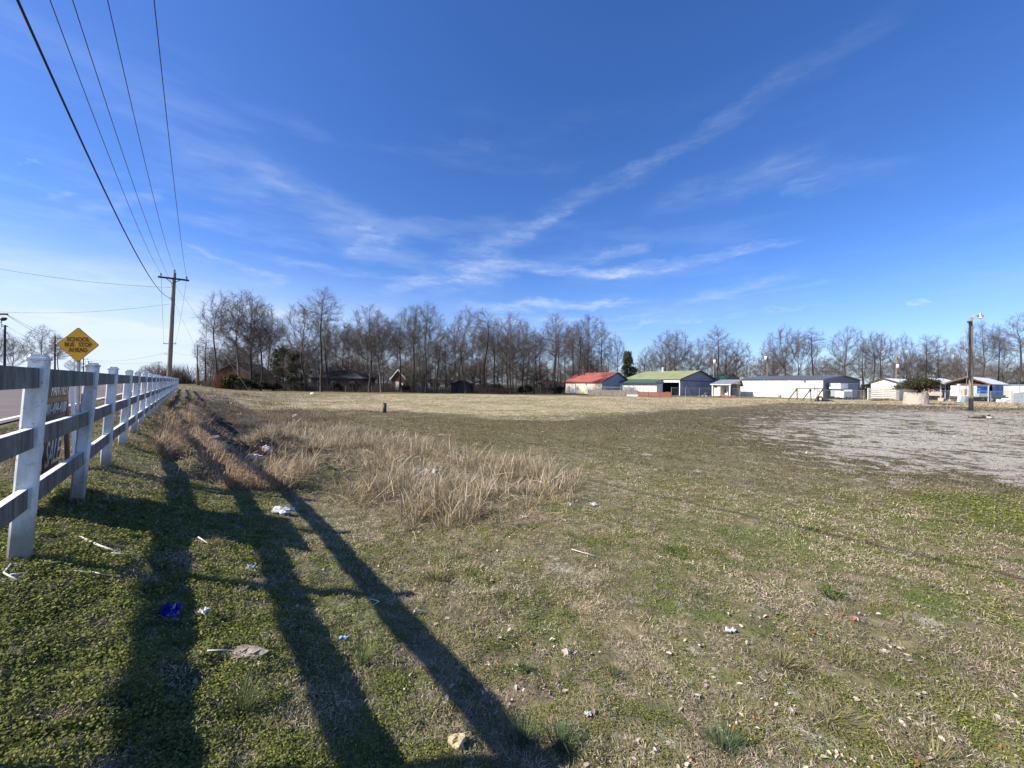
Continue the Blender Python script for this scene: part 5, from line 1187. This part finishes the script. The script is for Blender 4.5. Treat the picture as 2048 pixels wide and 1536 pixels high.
# ------------------------------------------------------------------ near vegetation, built blade by blade
def blades(name, P, L, wid, tilt, cols, seed, m, curl=.5, az=None):
    rs = np.random.RandomState(seed); n = len(P); a = rs.rand(n) * 6.283 if az is None else az
    t = tilt(rs, n) if callable(tilt) else np.full(n, tilt)
    d = np.stack([np.cos(a) * np.sin(t), np.sin(a) * np.sin(t), np.cos(t)], 1); L = L[:, None]; wv = wid[:, None]
    t2 = np.clip(t + curl * rs.rand(n), 0, 1.75); d2 = np.stack([np.cos(a) * np.sin(t2), np.sin(a) * np.sin(t2), np.cos(t2)], 1)
    s = np.stack([-np.sin(a), np.cos(a), np.zeros(n)], 1); ph = rs.rand(n)[:, None] * 1.6 - .8; s = s * np.cos(ph) + np.cross(d, s) * np.sin(ph)
    mid = P + d * L * .5; tip = mid + d2 * L * .5
    V = np.stack([P - s * wv * .5, P + s * wv * .5, mid + s * wv * .4, mid - s * wv * .4, tip], 1).reshape(-1, 3); b = np.arange(n)[:, None] * 5
    T = np.concatenate([b + np.array([[0, 1, 2]]), b + np.array([[0, 2, 3]]), b + np.array([[3, 2, 4]])])
    return np_obj(name, V, T, m, np.repeat(cols, 5, axis=0))
def scatter(n, y0, y1, seed, xpad=1.55, power=1.0):
    """points in front of the place of the photo, thinning with distance"""
    rs = np.random.RandomState(seed); u = rs.rand(n); Y = y0 * (y1 / y0) ** (u ** power); X = rs.uniform(-1, 1, n) * Y * xpad - 0.2 * (Y < 3)
    s, p = sp(X, Y); k = (p > -2.2); X, Y = X[k], Y[k]; return X, Y, height(X, Y), rs
def lerp3(a, b, f): return np.array(a) * (1 - f[:, None]) + np.array(b) * f[:, None]
TALL = [gp(*q) for q in ((500, 905), (590, 850), (700, 862), (800, 880), (900, 905), (960, 925), (1060, 930), (1150, 975), (1178, 1010), (1120, 1035), (1030, 1040), (980, 1050), (860, 1062), (760, 1020), (690, 985), (600, 945))]
# 1 low green ground cover, clover-like on the bank, sparser in the field
X, Y, Z, rs = scatter(900000, 1.3, 22, 1)
cl_ = sstep(.30, .62, fbm(X * 8, Y * 8, 2)) * 1.7; s_, p_ = sp(X, Y); st_, gr_, mo_, so_, gn_ = zones(X, Y)
pn_ = fbm(X * .9 + 3, Y * .9, 4); pn2 = fbm(X * 3.1, Y * 3.1 + 8, 3)
dens = np.clip(.05 + 1.3 * np.maximum(0, pn_ - .47) * 3 + .9 * gn_ + .8 * mo_ + .7 * sstep(.56, .7, pn2), 0, 1) * (1 - .93 * sstep(.45, .7, gr_ + (pn2 - .5))) * (1 - .75 * so_) * (1 - .6 * st_) * cl_
keep = rs.rand(len(X)) < dens; X, Y, Z, pn_, gn_, mo_ = X[keep], Y[keep], Z[keep], pn_[keep], gn_[keep], mo_[keep]; n = len(X)
rr = np.hypot(X, Y); f = rs.rand(n); bw = (.70 * sstep(5, 13, rr) * (1 - mo_))[:, None]; br = np.clip(fbm(X * 2 + 9, Y * 2, 3) * 1.5 - .25, 0, 1)
cg = lerp3((.070, .090, .016), (.225, .25, .070), np.clip(f * .6 + br * .4, 0, 1)); cy = lerp3((.16, .17, .03), (.32, .32, .10), f)
cols = np.where((rs.rand(n) < .36 + .4 * mo_)[:, None], cy, cg); cols = cols * (1 - bw) + bw * lerp3((.085, .075, .032), (.17, .15, .07), f)
# leaflets : little tilted lozenges
a = rs.rand(n) * 6.283; tl = rs.uniform(.1, 1.1, n); sz = (.0020 + .00105 * rr) * rs.uniform(.5, 1.4, n) * (1 + .35 * gn_)
u_ = np.stack([np.cos(a), np.sin(a), np.zeros(n)], 1); v_ = np.stack([-np.sin(a) * np.cos(tl), np.cos(a) * np.cos(tl), np.sin(tl)], 1)
P = np.stack([X, Y, Z + (.004 + .030 * rs.rand(n) * (.4 + .6 * gn_) * (1 + .06 * rr))], 1); szc = sz[:, None]
V = np.stack([P - u_ * szc, P + v_ * szc * .75, P + u_ * szc, P - v_ * szc * .75], 1).reshape(-1, 3)
kind(np_obj('ground_cover', V, np.arange(4 * n).reshape(-1, 4), M['plant'], np.repeat(cols, 4, 0)), 'stuff')
# 2 short green grass
X, Y, Z, rs = scatter(420000, 1.3, 30, 2)
st_, gr_, mo_, so_, gn_ = zones(X, Y); pn_ = fbm(X * .7 + 30, Y * .7, 4); pn2 = fbm(X * 2.6, Y * 2.6 + 80, 3)
dens = np.clip(.10 + 3.6 * np.maximum(0, pn_ - .47) + .6 * sstep(.55, .7, pn2), 0, 1) * (1 - .95 * sstep(.45, .7, gr_ + (pn2 - .5))) * (1 - .8 * so_) * (1 - .55 * st_) * (1 - .1 * gn_) + .35 * gn_
gp_ = np.exp(-(((X - 3.2) / 2.6) ** 2 + ((Y - 5.0) / 1.5) ** 2)) + .8 * np.exp(-(((X - .6) / .9) ** 2 + ((Y - 4.2) / .7) ** 2)); dens = np.clip(dens * sstep(.30, .6, fbm(X * 7 + 4, Y * 7 + 90, 2)) * 1.6 + .75 * gp_ * sstep(.42, .58, pn2), 0, 1)
keep = rs.rand(len(X)) < dens; X, Y, Z = X[keep], Y[keep], Z[keep]; n = len(X); rr = np.hypot(X, Y); f = rs.rand(n)
blue = sstep(.52, .66, fbm(X * .5 + 70, Y * .5, 3)); cols = lerp3((.070, .105, .020), (.22, .27, .070), f); cols = cols * (1 - .4 * blue[:, None]) + np.array((.045, .088, .045)) * .4 * blue[:, None]; bw = (.62 * sstep(6, 14, rr))[:, None]; cols = cols * (1 - bw) + bw * lerp3((.09, .08, .035), (.20, .17, .08), f)
kind(blades('grass', np.stack([X, Y, Z], 1), (.020 + .0020 * rr) * rs.uniform(.4, 1.6, n), (.0013 + .00065 * rr) * rs.uniform(.6, 1.4, n), lambda r, k: np.abs(r.normal(.45, .35, k)), cols, 3, M['plant']), 'stuff')
# 3 dead grass thatch lying over the ground
X, Y, Z, rs = scatter(1000000, 1.3, 62, 4)
st_, gr_, mo_, so_, gn_ = zones(X, Y); pn_ = fbm(X * .8 + 60, Y * .8 + 5, 4); pn2 = fbm(X * 3.3 + 9, Y * 3.3, 3)
dens = np.clip(.42 + 2.6 * np.maximum(0, pn_ - .46) + .6 * sstep(.5, .68, pn2), 0, 1) * (1 - .92 * sstep(.5, .75, gr_ + (pn2 - .5))) * (1 - .35 * gn_) * (1 - .6 * mo_) * (1 - .85 * sstep(.35, .8, damp_zone(X, Y) + 2.2 * (pn2 - .5)))
dens = dens * sstep(.28, .62, fbm(X * 6 + 40, Y * 6, 2)) * 1.6
keep = rs.rand(len(X)) < dens; X, Y, Z = X[keep], Y[keep], Z[keep]; n = len(X); rr = np.hypot(X, Y); f = rs.rand(n) ** 1.4
tone = fbm(X * 1.3 + 11, Y * 1.3, 3)[:, None]
cols = lerp3((.19, .15, .10), (.72, .60, .42), f) * (.55 + .9 * tone); bw = (.45 * sstep(7, 15, rr) * (1 - sstep(.2, .6, st_[keep])))[:, None]; cols = cols * (1 - bw)
kind(blades('dead_grass', np.stack([X, Y, Z + .004 + .012 * rs.rand(n)], 1), (.020 + .0020 * rr) * rs.uniform(.4, 1.8, n), (.0009 + .00052 * rr) * rs.uniform(.6, 1.5, n), lambda r, k: np.clip(r.normal(1.12, .38, k), .1, 1.6), cols, 5, M['dry'], .6), 'stuff')
# 4 fallen leaves, pale and curled, in drifts
X, Y, Z, rs = scatter(30000, 1.3, 24, 6)
pn_ = fbm(X * .9 + 90, Y * .9 + 15, 4); ld_p = np.clip(.022 + 4.6 * np.maximum(0, pn_ - .56) * sstep(.4, .6, fbm(X * 4, Y * 4, 2)) * 1.6 + 1.3 * np.exp(-(((X - 1.75) / .75) ** 2 + ((Y - 2.3) / .5) ** 2)) * sstep(.42, .6, fbm(X * 5 + 3, Y * 5, 2)), 0, 1); _, gr_, _, so_, gn_ = zones(X, Y)
keep = rs.rand(len(X)) < ld_p * (1 - .8 * sstep(.4, .7, gr_)) * (1 - .5 * gn_) * .62; X, Y, Z = X[keep], Y[keep], Z[keep]; n = len(X); rr = np.hypot(X, Y)
a = rs.rand(n) * 6.283; sz = (.0060 + .0010 * rr) * np.clip(rs.gamma(3, .30, n), .3, 1.7); tl = rs.normal(0, .45, n); ro = rs.normal(0, .5, n)
u_ = np.stack([np.cos(a) * np.cos(tl), np.sin(a) * np.cos(tl), np.sin(tl)], 1); q_ = np.stack([-np.sin(a), np.cos(a), np.zeros(n)], 1); v_ = q_ * np.cos(ro)[:, None] + np.cross(u_, q_) * np.sin(ro)[:, None]; nn = np.cross(u_, v_)
P = np.stack([X, Y, Z + .012 + .010 * rs.rand(n)], 1); s2 = sz[:, None]; cu = nn * s2 * rs.uniform(.2, .7, n)[:, None]
V = np.stack([P - u_ * s2 * 1.3 + cu * .4, P - u_ * s2 * .5 + v_ * s2 * .7 + cu, P - u_ * s2 * .5 - v_ * s2 * .7 + cu, P - cu * .2, P + u_ * s2 * .6 + v_ * s2 * .55 + cu * .9, P + u_ * s2 * .6 - v_ * s2 * .6 + cu * .8, P + u_ * s2 * 1.4], 1).reshape(-1, 3); b = np.arange(n)[:, None] * 7
T = np.concatenate([b + np.array([[i, j, k_]]) for i, j, k_ in ((0, 3, 1), (0, 2, 3), (1, 3, 4), (2, 5, 3), (3, 6, 4), (3, 5, 6))])
f = rs.rand(n); cols = lerp3((.22, .17, .125), (.60, .52, .43), f); rus = rs.rand(n) < .02; cols[rus] = np.array((.34, .13, .05)) * (.7 + .6 * rs.rand(rus.sum())[:, None])
kind(np_obj('fallen_leaves', V, T, M['litter'], np.repeat(cols, 7, 0)), 'stuff')
# 5 the patch of tall dead grass
rs = np.random.RandomState(12); bx = np.array(TALL); N = 5200
cx = rs.uniform(bx[:, 0].min(), bx[:, 0].max(), N); cy_ = rs.uniform(bx[:, 1].min(), bx[:, 1].max(), N)
sd = poly_sd(cx, cy_, TALL); k = (sd > -.7) & (rs.rand(N) < np.clip(.34 + sd * .75, .03, .85) * (.06 + 1.5 * sstep(.42, .60, fbm(cx * .9, cy_ * .9 + 3, 3)))); cx, cy_ = cx[k], cy_[k]; nc = len(cx)
per = 38; ci = np.repeat(np.arange(nc), per); n = len(ci); a = rs.rand(n) * 6.283; r_ = np.abs(rs.normal(0, .085, n))
X = cx[ci] + np.cos(a) * r_; Y = cy_[ci] + np.sin(a) * r_; Z = height(X, Y)
hh = (.22 + .38 * fbm(cx * .7 + 5, cy_ * .7, 3) * rs.uniform(.6, 1.35, nc))[ci] * rs.uniform(.4, 1.12, n)
warm = fbm(cx * .6 + 50, cy_ * .6, 3)[ci]; f = rs.rand(n)
cols = lerp3((.165, .125, .072), (.52, .42, .255), f) * (.72 + .5 * warm[:, None])
lean_a = a + rs.normal(0, .7, n); tl_ = rs.rand(n) < .07; cols[tl_] = np.array((.78, .67, .48)) * (.75 + .3 * rs.rand(tl_.sum())[:, None]); hh[tl_] *= 1.3
kind(blades('tall_dry_grass', np.stack([X, Y, Z - .01], 1), hh, rs.uniform(.0035, .0095, n), lambda r, q: np.where(r.rand(q) < .62, np.abs(r.normal(.26, .24, q)), r.uniform(.5, 1.35, q)), cols, 13, M['dry'], .9, lean_a), 'stuff')
# fallen straw between the clumps
k = 26000; X = rs.uniform(bx[:, 0].min(), bx[:, 0].max(), k); Y = rs.uniform(bx[:, 1].min(), bx[:, 1].max(), k); q = poly_sd(X, Y, TALL) > -.35; X, Y = X[q], Y[q]; n = len(X)
kind(blades('fallen_straw', np.stack([X, Y, height(X, Y) + .01 + .06 * rs.rand(n)], 1), rs.uniform(.08, .36, n), rs.uniform(.004, .009, n), lambda r, q: np.clip(r.normal(1.25, .3, q), .3, 1.6), lerp3((.17, .12, .08), (.46, .36, .24), rs.rand(n)), 14, M['dry'], .5), 'stuff')
# broken stems leaning every way through the patch
rs = np.random.RandomState(44); k = 9000; X = rs.uniform(bx[:, 0].min(), bx[:, 0].max(), k); Y = rs.uniform(bx[:, 1].min(), bx[:, 1].max(), k); q = (poly_sd(X, Y, TALL) > -.15) & (fbm(X * .9, Y * .9 + 3, 3) > .44); X, Y = X[q], Y[q]; n = len(X)
kind(blades('broken_stems', np.stack([X, Y, height(X, Y) + rs.uniform(0, .18, n)], 1), rs.uniform(.2, .62, n), rs.uniform(.005, .011, n), lambda r, q: r.uniform(.15, 1.5, q), lerp3((.34, .26, .17), (.78, .66, .47), rs.rand(n)), 45, M['dry'], .25), 'stuff')
# 6 matted weeds and bent stalks on the bank
k = 42000; S = rs.uniform(2.6, 22, k); Pp = rs.uniform(.25, 3.3, k)
wgt = sstep(2.7, 3.8, S + .5 * (rs.rand(k) - .5)) * sstep(.30, 1.0, Pp) * (1 - .96 * sstep(1.0, 1.7, Pp - 1.1 * sstep(5.5, 3.9, S))) * sstep(.44, .64, fbm(S * .9, Pp * 1.3 + 20, 3)) * np.clip(6.5 / S, .22, 1)
q = rs.rand(k) < wgt; S, Pp = S[q], Pp[q]; X = FP[0] + FD[0] * S + FN[0] * Pp; Y = FP[1] + FD[1] * S + FN[1] * Pp; n = len(X); f = rs.rand(n)
cols = lerp3((.045, .036, .024), (.44, .36, .235), f ** 2) * (.5 + .9 * fbm(S * .8 + 5, Pp, 3)[:, None])
down = math.atan2(FN[1], FN[0]) + rs.normal(0, 1.7, n)
kind(blades('bank_weeds', np.stack([X, Y, height(X, Y) - .01], 1), rs.uniform(.12, .55, n) * (.8 + .02 * S), rs.uniform(.004, .011, n) * (1 + .03 * S), lambda r, q: np.clip(r.normal(1.05, .5, q), .05, 1.6), cols, 15, M['dry'], 1.5, down), 'stuff')
# arching tussocks of dead stalks hanging down the bank
rs = np.random.RandomState(51); K = 64; S0 = 3.4 + 13 * rs.rand(K) ** 1.6; P0 = rs.uniform(.4, 1.3, K) + 1.0 * sstep(5.6, 4.0, S0); per = 90; ci = np.repeat(np.arange(K), per); n = len(ci)
S = S0[ci] + rs.normal(0, .10, n); Pp = P0[ci] + rs.normal(0, .10, n); X = FP[0] + FD[0] * S + FN[0] * Pp; Y = FP[1] + FD[1] * S + FN[1] * Pp
tint = rs.rand(K)[ci][:, None]; cols = lerp3((.17, .125, .085), (.60, .49, .34), rs.rand(n)); cols = cols * (1 - tint * .35) + cols * np.array((1.15, .85, .55)) * tint * .35
kind(blades('bank_tussocks', np.stack([X, Y, height(X, Y) + .0], 1), rs.uniform(.25, .75, n), rs.uniform(.004, .010, n), lambda r, q: np.clip(r.normal(.55, .35, q), .05, 1.3), cols, 52, M['dry'], 1.7, math.atan2(FN[1], FN[0]) + rs.normal(0, 1.2, n)), 'stuff')
# thin brown weeds along the foot of the bank further on
k = 17000; S = rs.uniform(6, 60, k); Pp = rs.uniform(1.6, 6.5, k) + .03 * S; q = rs.rand(k) < sstep(.42, .6, fbm(S * .25, Pp * .5 + 70, 3)) * sstep(3.0, 4.2, Pp - .03 * S) * (1 - sstep(5.0, 7.5, Pp - .03 * S)) * np.clip(18 / S, .3, 1)
S, Pp = S[q], Pp[q]; X = FP[0] + FD[0] * S + FN[0] * Pp; Y = FP[1] + FD[1] * S + FN[1] * Pp; n = len(X)
kind(blades('brown_weeds', np.stack([X, Y, height(X, Y) - .01], 1), rs.uniform(.12, .42, n), rs.uniform(.006, .010, n) * (1 + .03 * S), lambda r, q: np.abs(r.normal(.25, .25, q)), lerp3((.10, .075, .06), (.24, .18, .14), rs.rand(n)), 16, M['dry'], .6), 'stuff')
# 7 wild onion tufts and grass tussocks
def tuft(px, py, h, w, n, c0, c1, seed, name, label, cat, til=.42, wid=.0034):
    h *= 1.25; n = int(n * 1.5); w *= .8
    x, y = gp(px, py); rs = np.random.RandomState(seed); a = rs.rand(n) * 6.283; r_ = np.abs(rs.normal(0, w * .35, n))
    P = np.stack([np.cos(a) * r_, np.sin(a) * r_, np.full(n, -.01)], 1)
    o = blades(name, P, h * rs.uniform(.5, 1.15, n), np.full(n, wid) * rs.uniform(.7, 1.3, n), lambda r, q: np.abs(r.normal(til, .25, q)), lerp3(c0, c1, rs.rand(n)), seed + 1, M['plant'], .9, a)
    o.location = (x, y, hz(x, y)); return tag(o, label, cat)
G0, G1 = (.060, .085, .026), (.16, .20, .07); B0, B1 = (.055, .085, .036), (.14, .19, .085); Y0, Y1 = (.15, .14, .05), (.36, .31, .15)
tuft(482, 1425, .20, .10, 60, G0, (.16, .19, .09), 1, 'grass_tuft', 'long-bladed green tuft in the shade near the bottom left', 'grass tuft')
tuft(1045, 1490, .16, .10, 80, B0, B1, 2, 'grass_tuft', 'dark green tuft in the shadow at the tip of the lowest post shadow', 'grass tuft')
tuft(1120, 1496, .15, .14, 90, B0, B1, 3, 'grass_tuft', 'green tuft at the end of the lowest post shadow', 'grass tuft')
tuft(1565, 1330, .12, .22, 170, G0, Y1, 4, 'grass_tuft', 'yellow-edged tussock right of centre in the foreground', 'grass tuft', .7)
tuft(1690, 1325, .10, .20, 110, G0, Y1, 5, 'grass_tuft', 'flattened tussock right of the yellow-edged one', 'grass tuft', .8)
tuft(1660, 1440, .12, .24, 160, Y0, Y1, 6, 'grass_tuft', 'straw-coloured tussock near the lower right', 'grass tuft', .85)
tuft(1870, 1520, .12, .24, 170, G0, Y1, 7, 'grass_tuft', 'sprawling tussock at the lower right edge of the frame', 'grass tuft', .9)
tuft(1050, 1345, .11, .08, 60, B0, B1, 8, 'grass_tuft', 'slim bluish-green tuft in the sunlit centre foreground', 'grass tuft', .25)
tuft(1230, 1355, .09, .09, 50, B0, B1, 9, 'grass_tuft', 'small bluish tuft right of the slim one', 'grass tuft', .3)
tuft(1450, 1500, .10, .24, 160, B0, B1, 10, 'grass_tuft', 'wide bluish-green patch of fine blades at the bottom right of centre', 'grass tuft', .35)
tuft(725, 1330, .15, .10, 60, G0, G1, 11, 'grass_tuft', 'green tuft at the edge of the middle rail shadow', 'grass tuft')
tuft(1350, 1105, .11, .22, 120, (.04, .08, .015), (.10, .17, .03), 12, 'weed_rosette', 'bright green weed in the sunlit middle of the field', 'weed', 1.0, .010)
tuft(1660, 1190, .10, .18, 90, (.04, .08, .015), (.10, .15, .03), 13, 'weed_rosette', 'low green weed right of the field middle', 'weed', 1.0, .009)
tuft(870, 1160, .14, .30, 160, G0, Y1, 14, 'grass_tuft', 'yellowish grass clump right of the long top-rail shadow', 'grass tuft', .6)
tuft(420, 1090, .10, .10, 30, Y0, Y1, 15, 'grass_tuft', 'few pale stalks beside the dark post shadow', 'grass tuft', .5)
# grass left standing around the feet of the fence posts
rs = np.random.RandomState(61); ks = np.repeat(np.arange(-1, 14) * GAP, 150); n = len(ks); a = rs.rand(n) * 6.283; r_ = .055 + np.abs(rs.normal(0, .06, n))
S = ks + np.cos(a) * r_; Pp = np.sin(a) * r_ + .02; X = FP[0] + FD[0] * S + FN[0] * Pp; Y = FP[1] + FD[1] * S + FN[1] * Pp
kind(blades('fence_foot_grass', np.stack([X, Y, height(X, Y) - .005], 1), rs.uniform(.04, .15, n), rs.uniform(.002, .005, n), lambda r, q: np.abs(r.normal(.35, .3, q)), lerp3((.06, .075, .02), (.30, .27, .12), rs.rand(n)), 62, M['plant'], .8), 'stuff')
# ------------------------------------------------------------------ litter, stones and sticks
def lump(name, label, cat, px, py, w, h, m, seed, flat=.6, group=None, lift=0.0, wy=None):
    x, y = gp(px, py); sc = y / F; rx, rz = w * sc / 2, h * sc / 2; ry = (wy or w * .7) * sc / 2
    o = thing(name, label, cat, (x, y, hz(x, y) + lift), 0, group); r = random.Random(seed)
    rough = name in ('rubble', 'stone'); bm_ = MB(); nu, nv = (9, 5) if rough else (14, 8); jag = .22 if rough else .07; rings = []
    ph = [r.uniform(0, 6.28) for _ in range(6)]
    for j in range(nv + 1):
        el_ = -math.pi / 2 + math.pi * j / nv; row = []
        for i in range(nu):
            a = 2 * math.pi * i / nu; k = 1 + .16 * math.sin(2 * a + ph[0]) + .13 * math.sin(3 * a + ph[1] + el_ * 2) + .10 * math.sin(5 * a + ph[2] - el_ * 3) + r.uniform(-jag, jag)
            row.append((rx * k * math.cos(el_) ** flat * math.cos(a), ry * k * math.cos(el_) ** flat * math.sin(a), rz * .55 + rz * (abs(math.sin(el_)) ** .8) * (1 if el_ > 0 else -1) * k))
        rings.append(bm_.add(row))
    for a, b in zip(rings, rings[1:]):
        for i in range(nu): bm_.face(a + i, a + (i + 1) % nu, b + (i + 1) % nu, b + i)
    bm_.build('body', m, o, not rough); return o
def crumple(name, label, cat, px, py, w, m, seed, hgt=.35, extra=None, d=.6):
    x, y = gp(px, py); s = w * y / F; o = thing(name, label, cat, (x, y, hz(x, y) + .015)); rs = np.random.RandomState(seed)
    def sheet(s, m_, off, nm):
        n = 9; U, Vv = np.meshgrid(np.linspace(-.5, .5, n), np.linspace(-.5, .5, n)); e = 1 - .3 * rs.rand(n, n)
        zz = np.abs(fbm(U * 5 + seed, Vv * 5 + seed * 3, 3) - .42) * hgt * 3.4 * s + .01; dx = (fbm(U * 4 + 9 + seed, Vv * 4, 2) - .5) * s * .5; dy = (fbm(U * 4, Vv * 4 + 19 + seed, 2) - .5) * s * .5
        top = np.stack([U * s * e + dx + off[0], Vv * s * d * e + dy + off[1], zz], -1).reshape(-1, 3); mb = MB(); b = mb.add(top); c = mb.add(top - np.array([0, 0, .006 + .02 * s]))
        for i in range(n - 1):
            for j in range(n - 1): q = i * n + j; mb.face(b + q, b + q + 1, b + q + n + 1, b + q + n); mb.face(c + q + n, c + q + n + 1, c + q + 1, c + q)
        ed = [(0, j) for j in range(n)] + [(i, n - 1) for i in range(1, n)] + [(n - 1, j) for j in range(n - 2, -1, -1)] + [(i, 0) for i in range(n - 2, 0, -1)]
        for k in range(len(ed)):
            q0 = ed[k][0] * n + ed[k][1]; q1 = ed[(k + 1) % len(ed)][0] * n + ed[(k + 1) % len(ed)][1]; mb.face(b + q1, b + q0, c + q0, c + q1)
        mb.build(nm, m_, o)
    sheet(s, m, (0, 0), 'sheet')
    if extra: sheet(s * .6, extra, (s * .1, s * .32), 'white_part')
    return o
crumple('plastic_bag', 'crumpled blue plastic bag with a white edge on the green bank', 'bag', 336, 1240, 38, M['bag_blue'], 3, .5, M['trash_white'])
crumple('paper_scrap', 'white crumpled paper between two post shadows', 'paper', 566, 1028, 40, M['trash_white'], 5, .22, d=.4)
crumple('plastic_scrap', 'pale blue plastic scrap beside the upper rail shadow', 'plastic', 588, 962, 20, M['trash_cyan'], 6, .4)
crumple('paper_scrap', 'grey-white paper scrap in the shade right of the blue bag', 'paper', 404, 1232, 22, M['trash_white'], 7, .3)
crumple('paper_scrap', 'small white scrap on the grass below the tall dry grass', 'paper', 1046, 1037, 13, M['trash_white'], 8, .3)
crumple('paper_scrap', 'long white wrapper on the sunlit grass right of centre', 'paper', 1463, 1266, 22, M['trash_white'], 9, .15, d=.3)
crumple('paper_scrap', 'white scrap in the shadow near the middle left', 'paper', 500, 1143, 18, M['trash_white'], 10, .3)
crumple('paper_scrap', 'tiny blue-white scrap in the lower middle rail shadow', 'paper', 686, 1284, 14, M['trash_cyan'], 11, .3)
crumple('paper_scrap', 'white scrap at the lower right with a red leaf beside it', 'paper', 1175, 1436, 13, M['trash_white'], 12, .3)
crumple('paper_scrap', 'pale litter scrap at the edge of the tall dry grass', 'paper', 1188, 1013, 14, M['trash_white'], 13, .35)
crumple('paper_scrap', 'row of whitish rubbish in the middle of the tall dry grass', 'rubbish', 850, 950, 48, M['chunk'], 14, .25)
lump('white_block', 'small bright white block lying far out in the field', 'block', 625, 788.5, 7.5, 3.6, M['white_paint'], 3, .5)
lump('stone', 'flat grey stone on the bank below the blue bag', 'stone', 496, 1310, 56, 16, M['rock'], 4, .4)
lump('stone', 'round pale mushroom-like stone in the sunlit centre foreground', 'stone', 1133, 1308, 18, 13, M['chunk'], 5)
lump('stone', 'yellowish lump near the bottom centre', 'stone', 915, 1492, 38, 26, mat('yellow_lump', (.52, .42, .24), .9, .25, 14, bump=.01), 6)
for i, (px, py, w, h, lab) in enumerate(((533, 902, 22, 15, 'pale concrete chunk standing on the foot of the bank'), (507, 918, 28, 11, 'darker clod left of the pale concrete chunk'), (450, 902, 30, 9, 'dark stone slab on the shaded bank'), (590, 835, 8, 8, 'small pale stone in the brown weeds'), (480, 832, 9, 7, 'small grey stone far along the bank foot'), (486, 880, 22, 10, 'flat brown clod above the concrete chunk'), (420, 880, 42, 15, 'large tan clod of soil on the bank'), (390, 920, 38, 14, 'dark earth clod among the bent stalks'))):
    lump('rubble', lab, 'rubble', px, py, w, h, M['chunk'] if 'pale' in lab else M['rock'], 40 + i, .5, 'rubble along the bank')
def stick(label, pts, r, m=None, name='stick', branches=()):
    P = [Vector((*gp(*q), 0)) for q in pts]
    for p in P: p.z = hz(p.x, p.y) + .03
    o = thing(name, label, 'stick', P[0]); MB().tube([p - P[0] for p in P], [r] * (len(P) - 1) + [r * .7], 6).build('stem', m or M['stick_white'], o, True)
    for b in branches:
        Q = [Vector((*gp(*q), 0)) for q in b]
        for p in Q: p.z = hz(p.x, p.y) + .034
        MB().tube([p - P[0] for p in Q], [r * .9] * (len(Q) - 1) + [r * .5], 6).build('side_twig', m or M['stick_white'], o, True)
    return o
stick('long white stick forked at its lower end on the bank grass', [(160, 1081), (200, 1099), (247, 1115)], .008, branches=[[(222, 1115), (287, 1118)]])
stick('white bent twig in front of the nearest fence post', [(52, 1138), (22, 1137), (7, 1155), (42, 1173)], .006, branches=[[(20, 1160), (56, 1156)]])
stick('pale straight twig below the first post shadow', [(134, 1149), (165, 1152), (240, 1162)], .005, branches=[[(180, 1153), (215, 1160)]])
stick('short white stick in the post shadow', [(396, 1080), (416, 1093)], .006)
stick('bent white twig lying across the thin shadow of the bottom rail', [(732, 1212), (742, 1205), (758, 1210), (745, 1218)], .004)
stick('hooked white twig on the long top-rail shadow', [(828, 1232), (830, 1225), (862, 1232)], .004)
stick('pale stick on the shaded grass near the flat stone', [(414, 1312), (468, 1310)], .004)
stick('thin straw-coloured stalk in the sunlit field middle', [(1143, 1103), (1165, 1110), (1195, 1118)], .004)
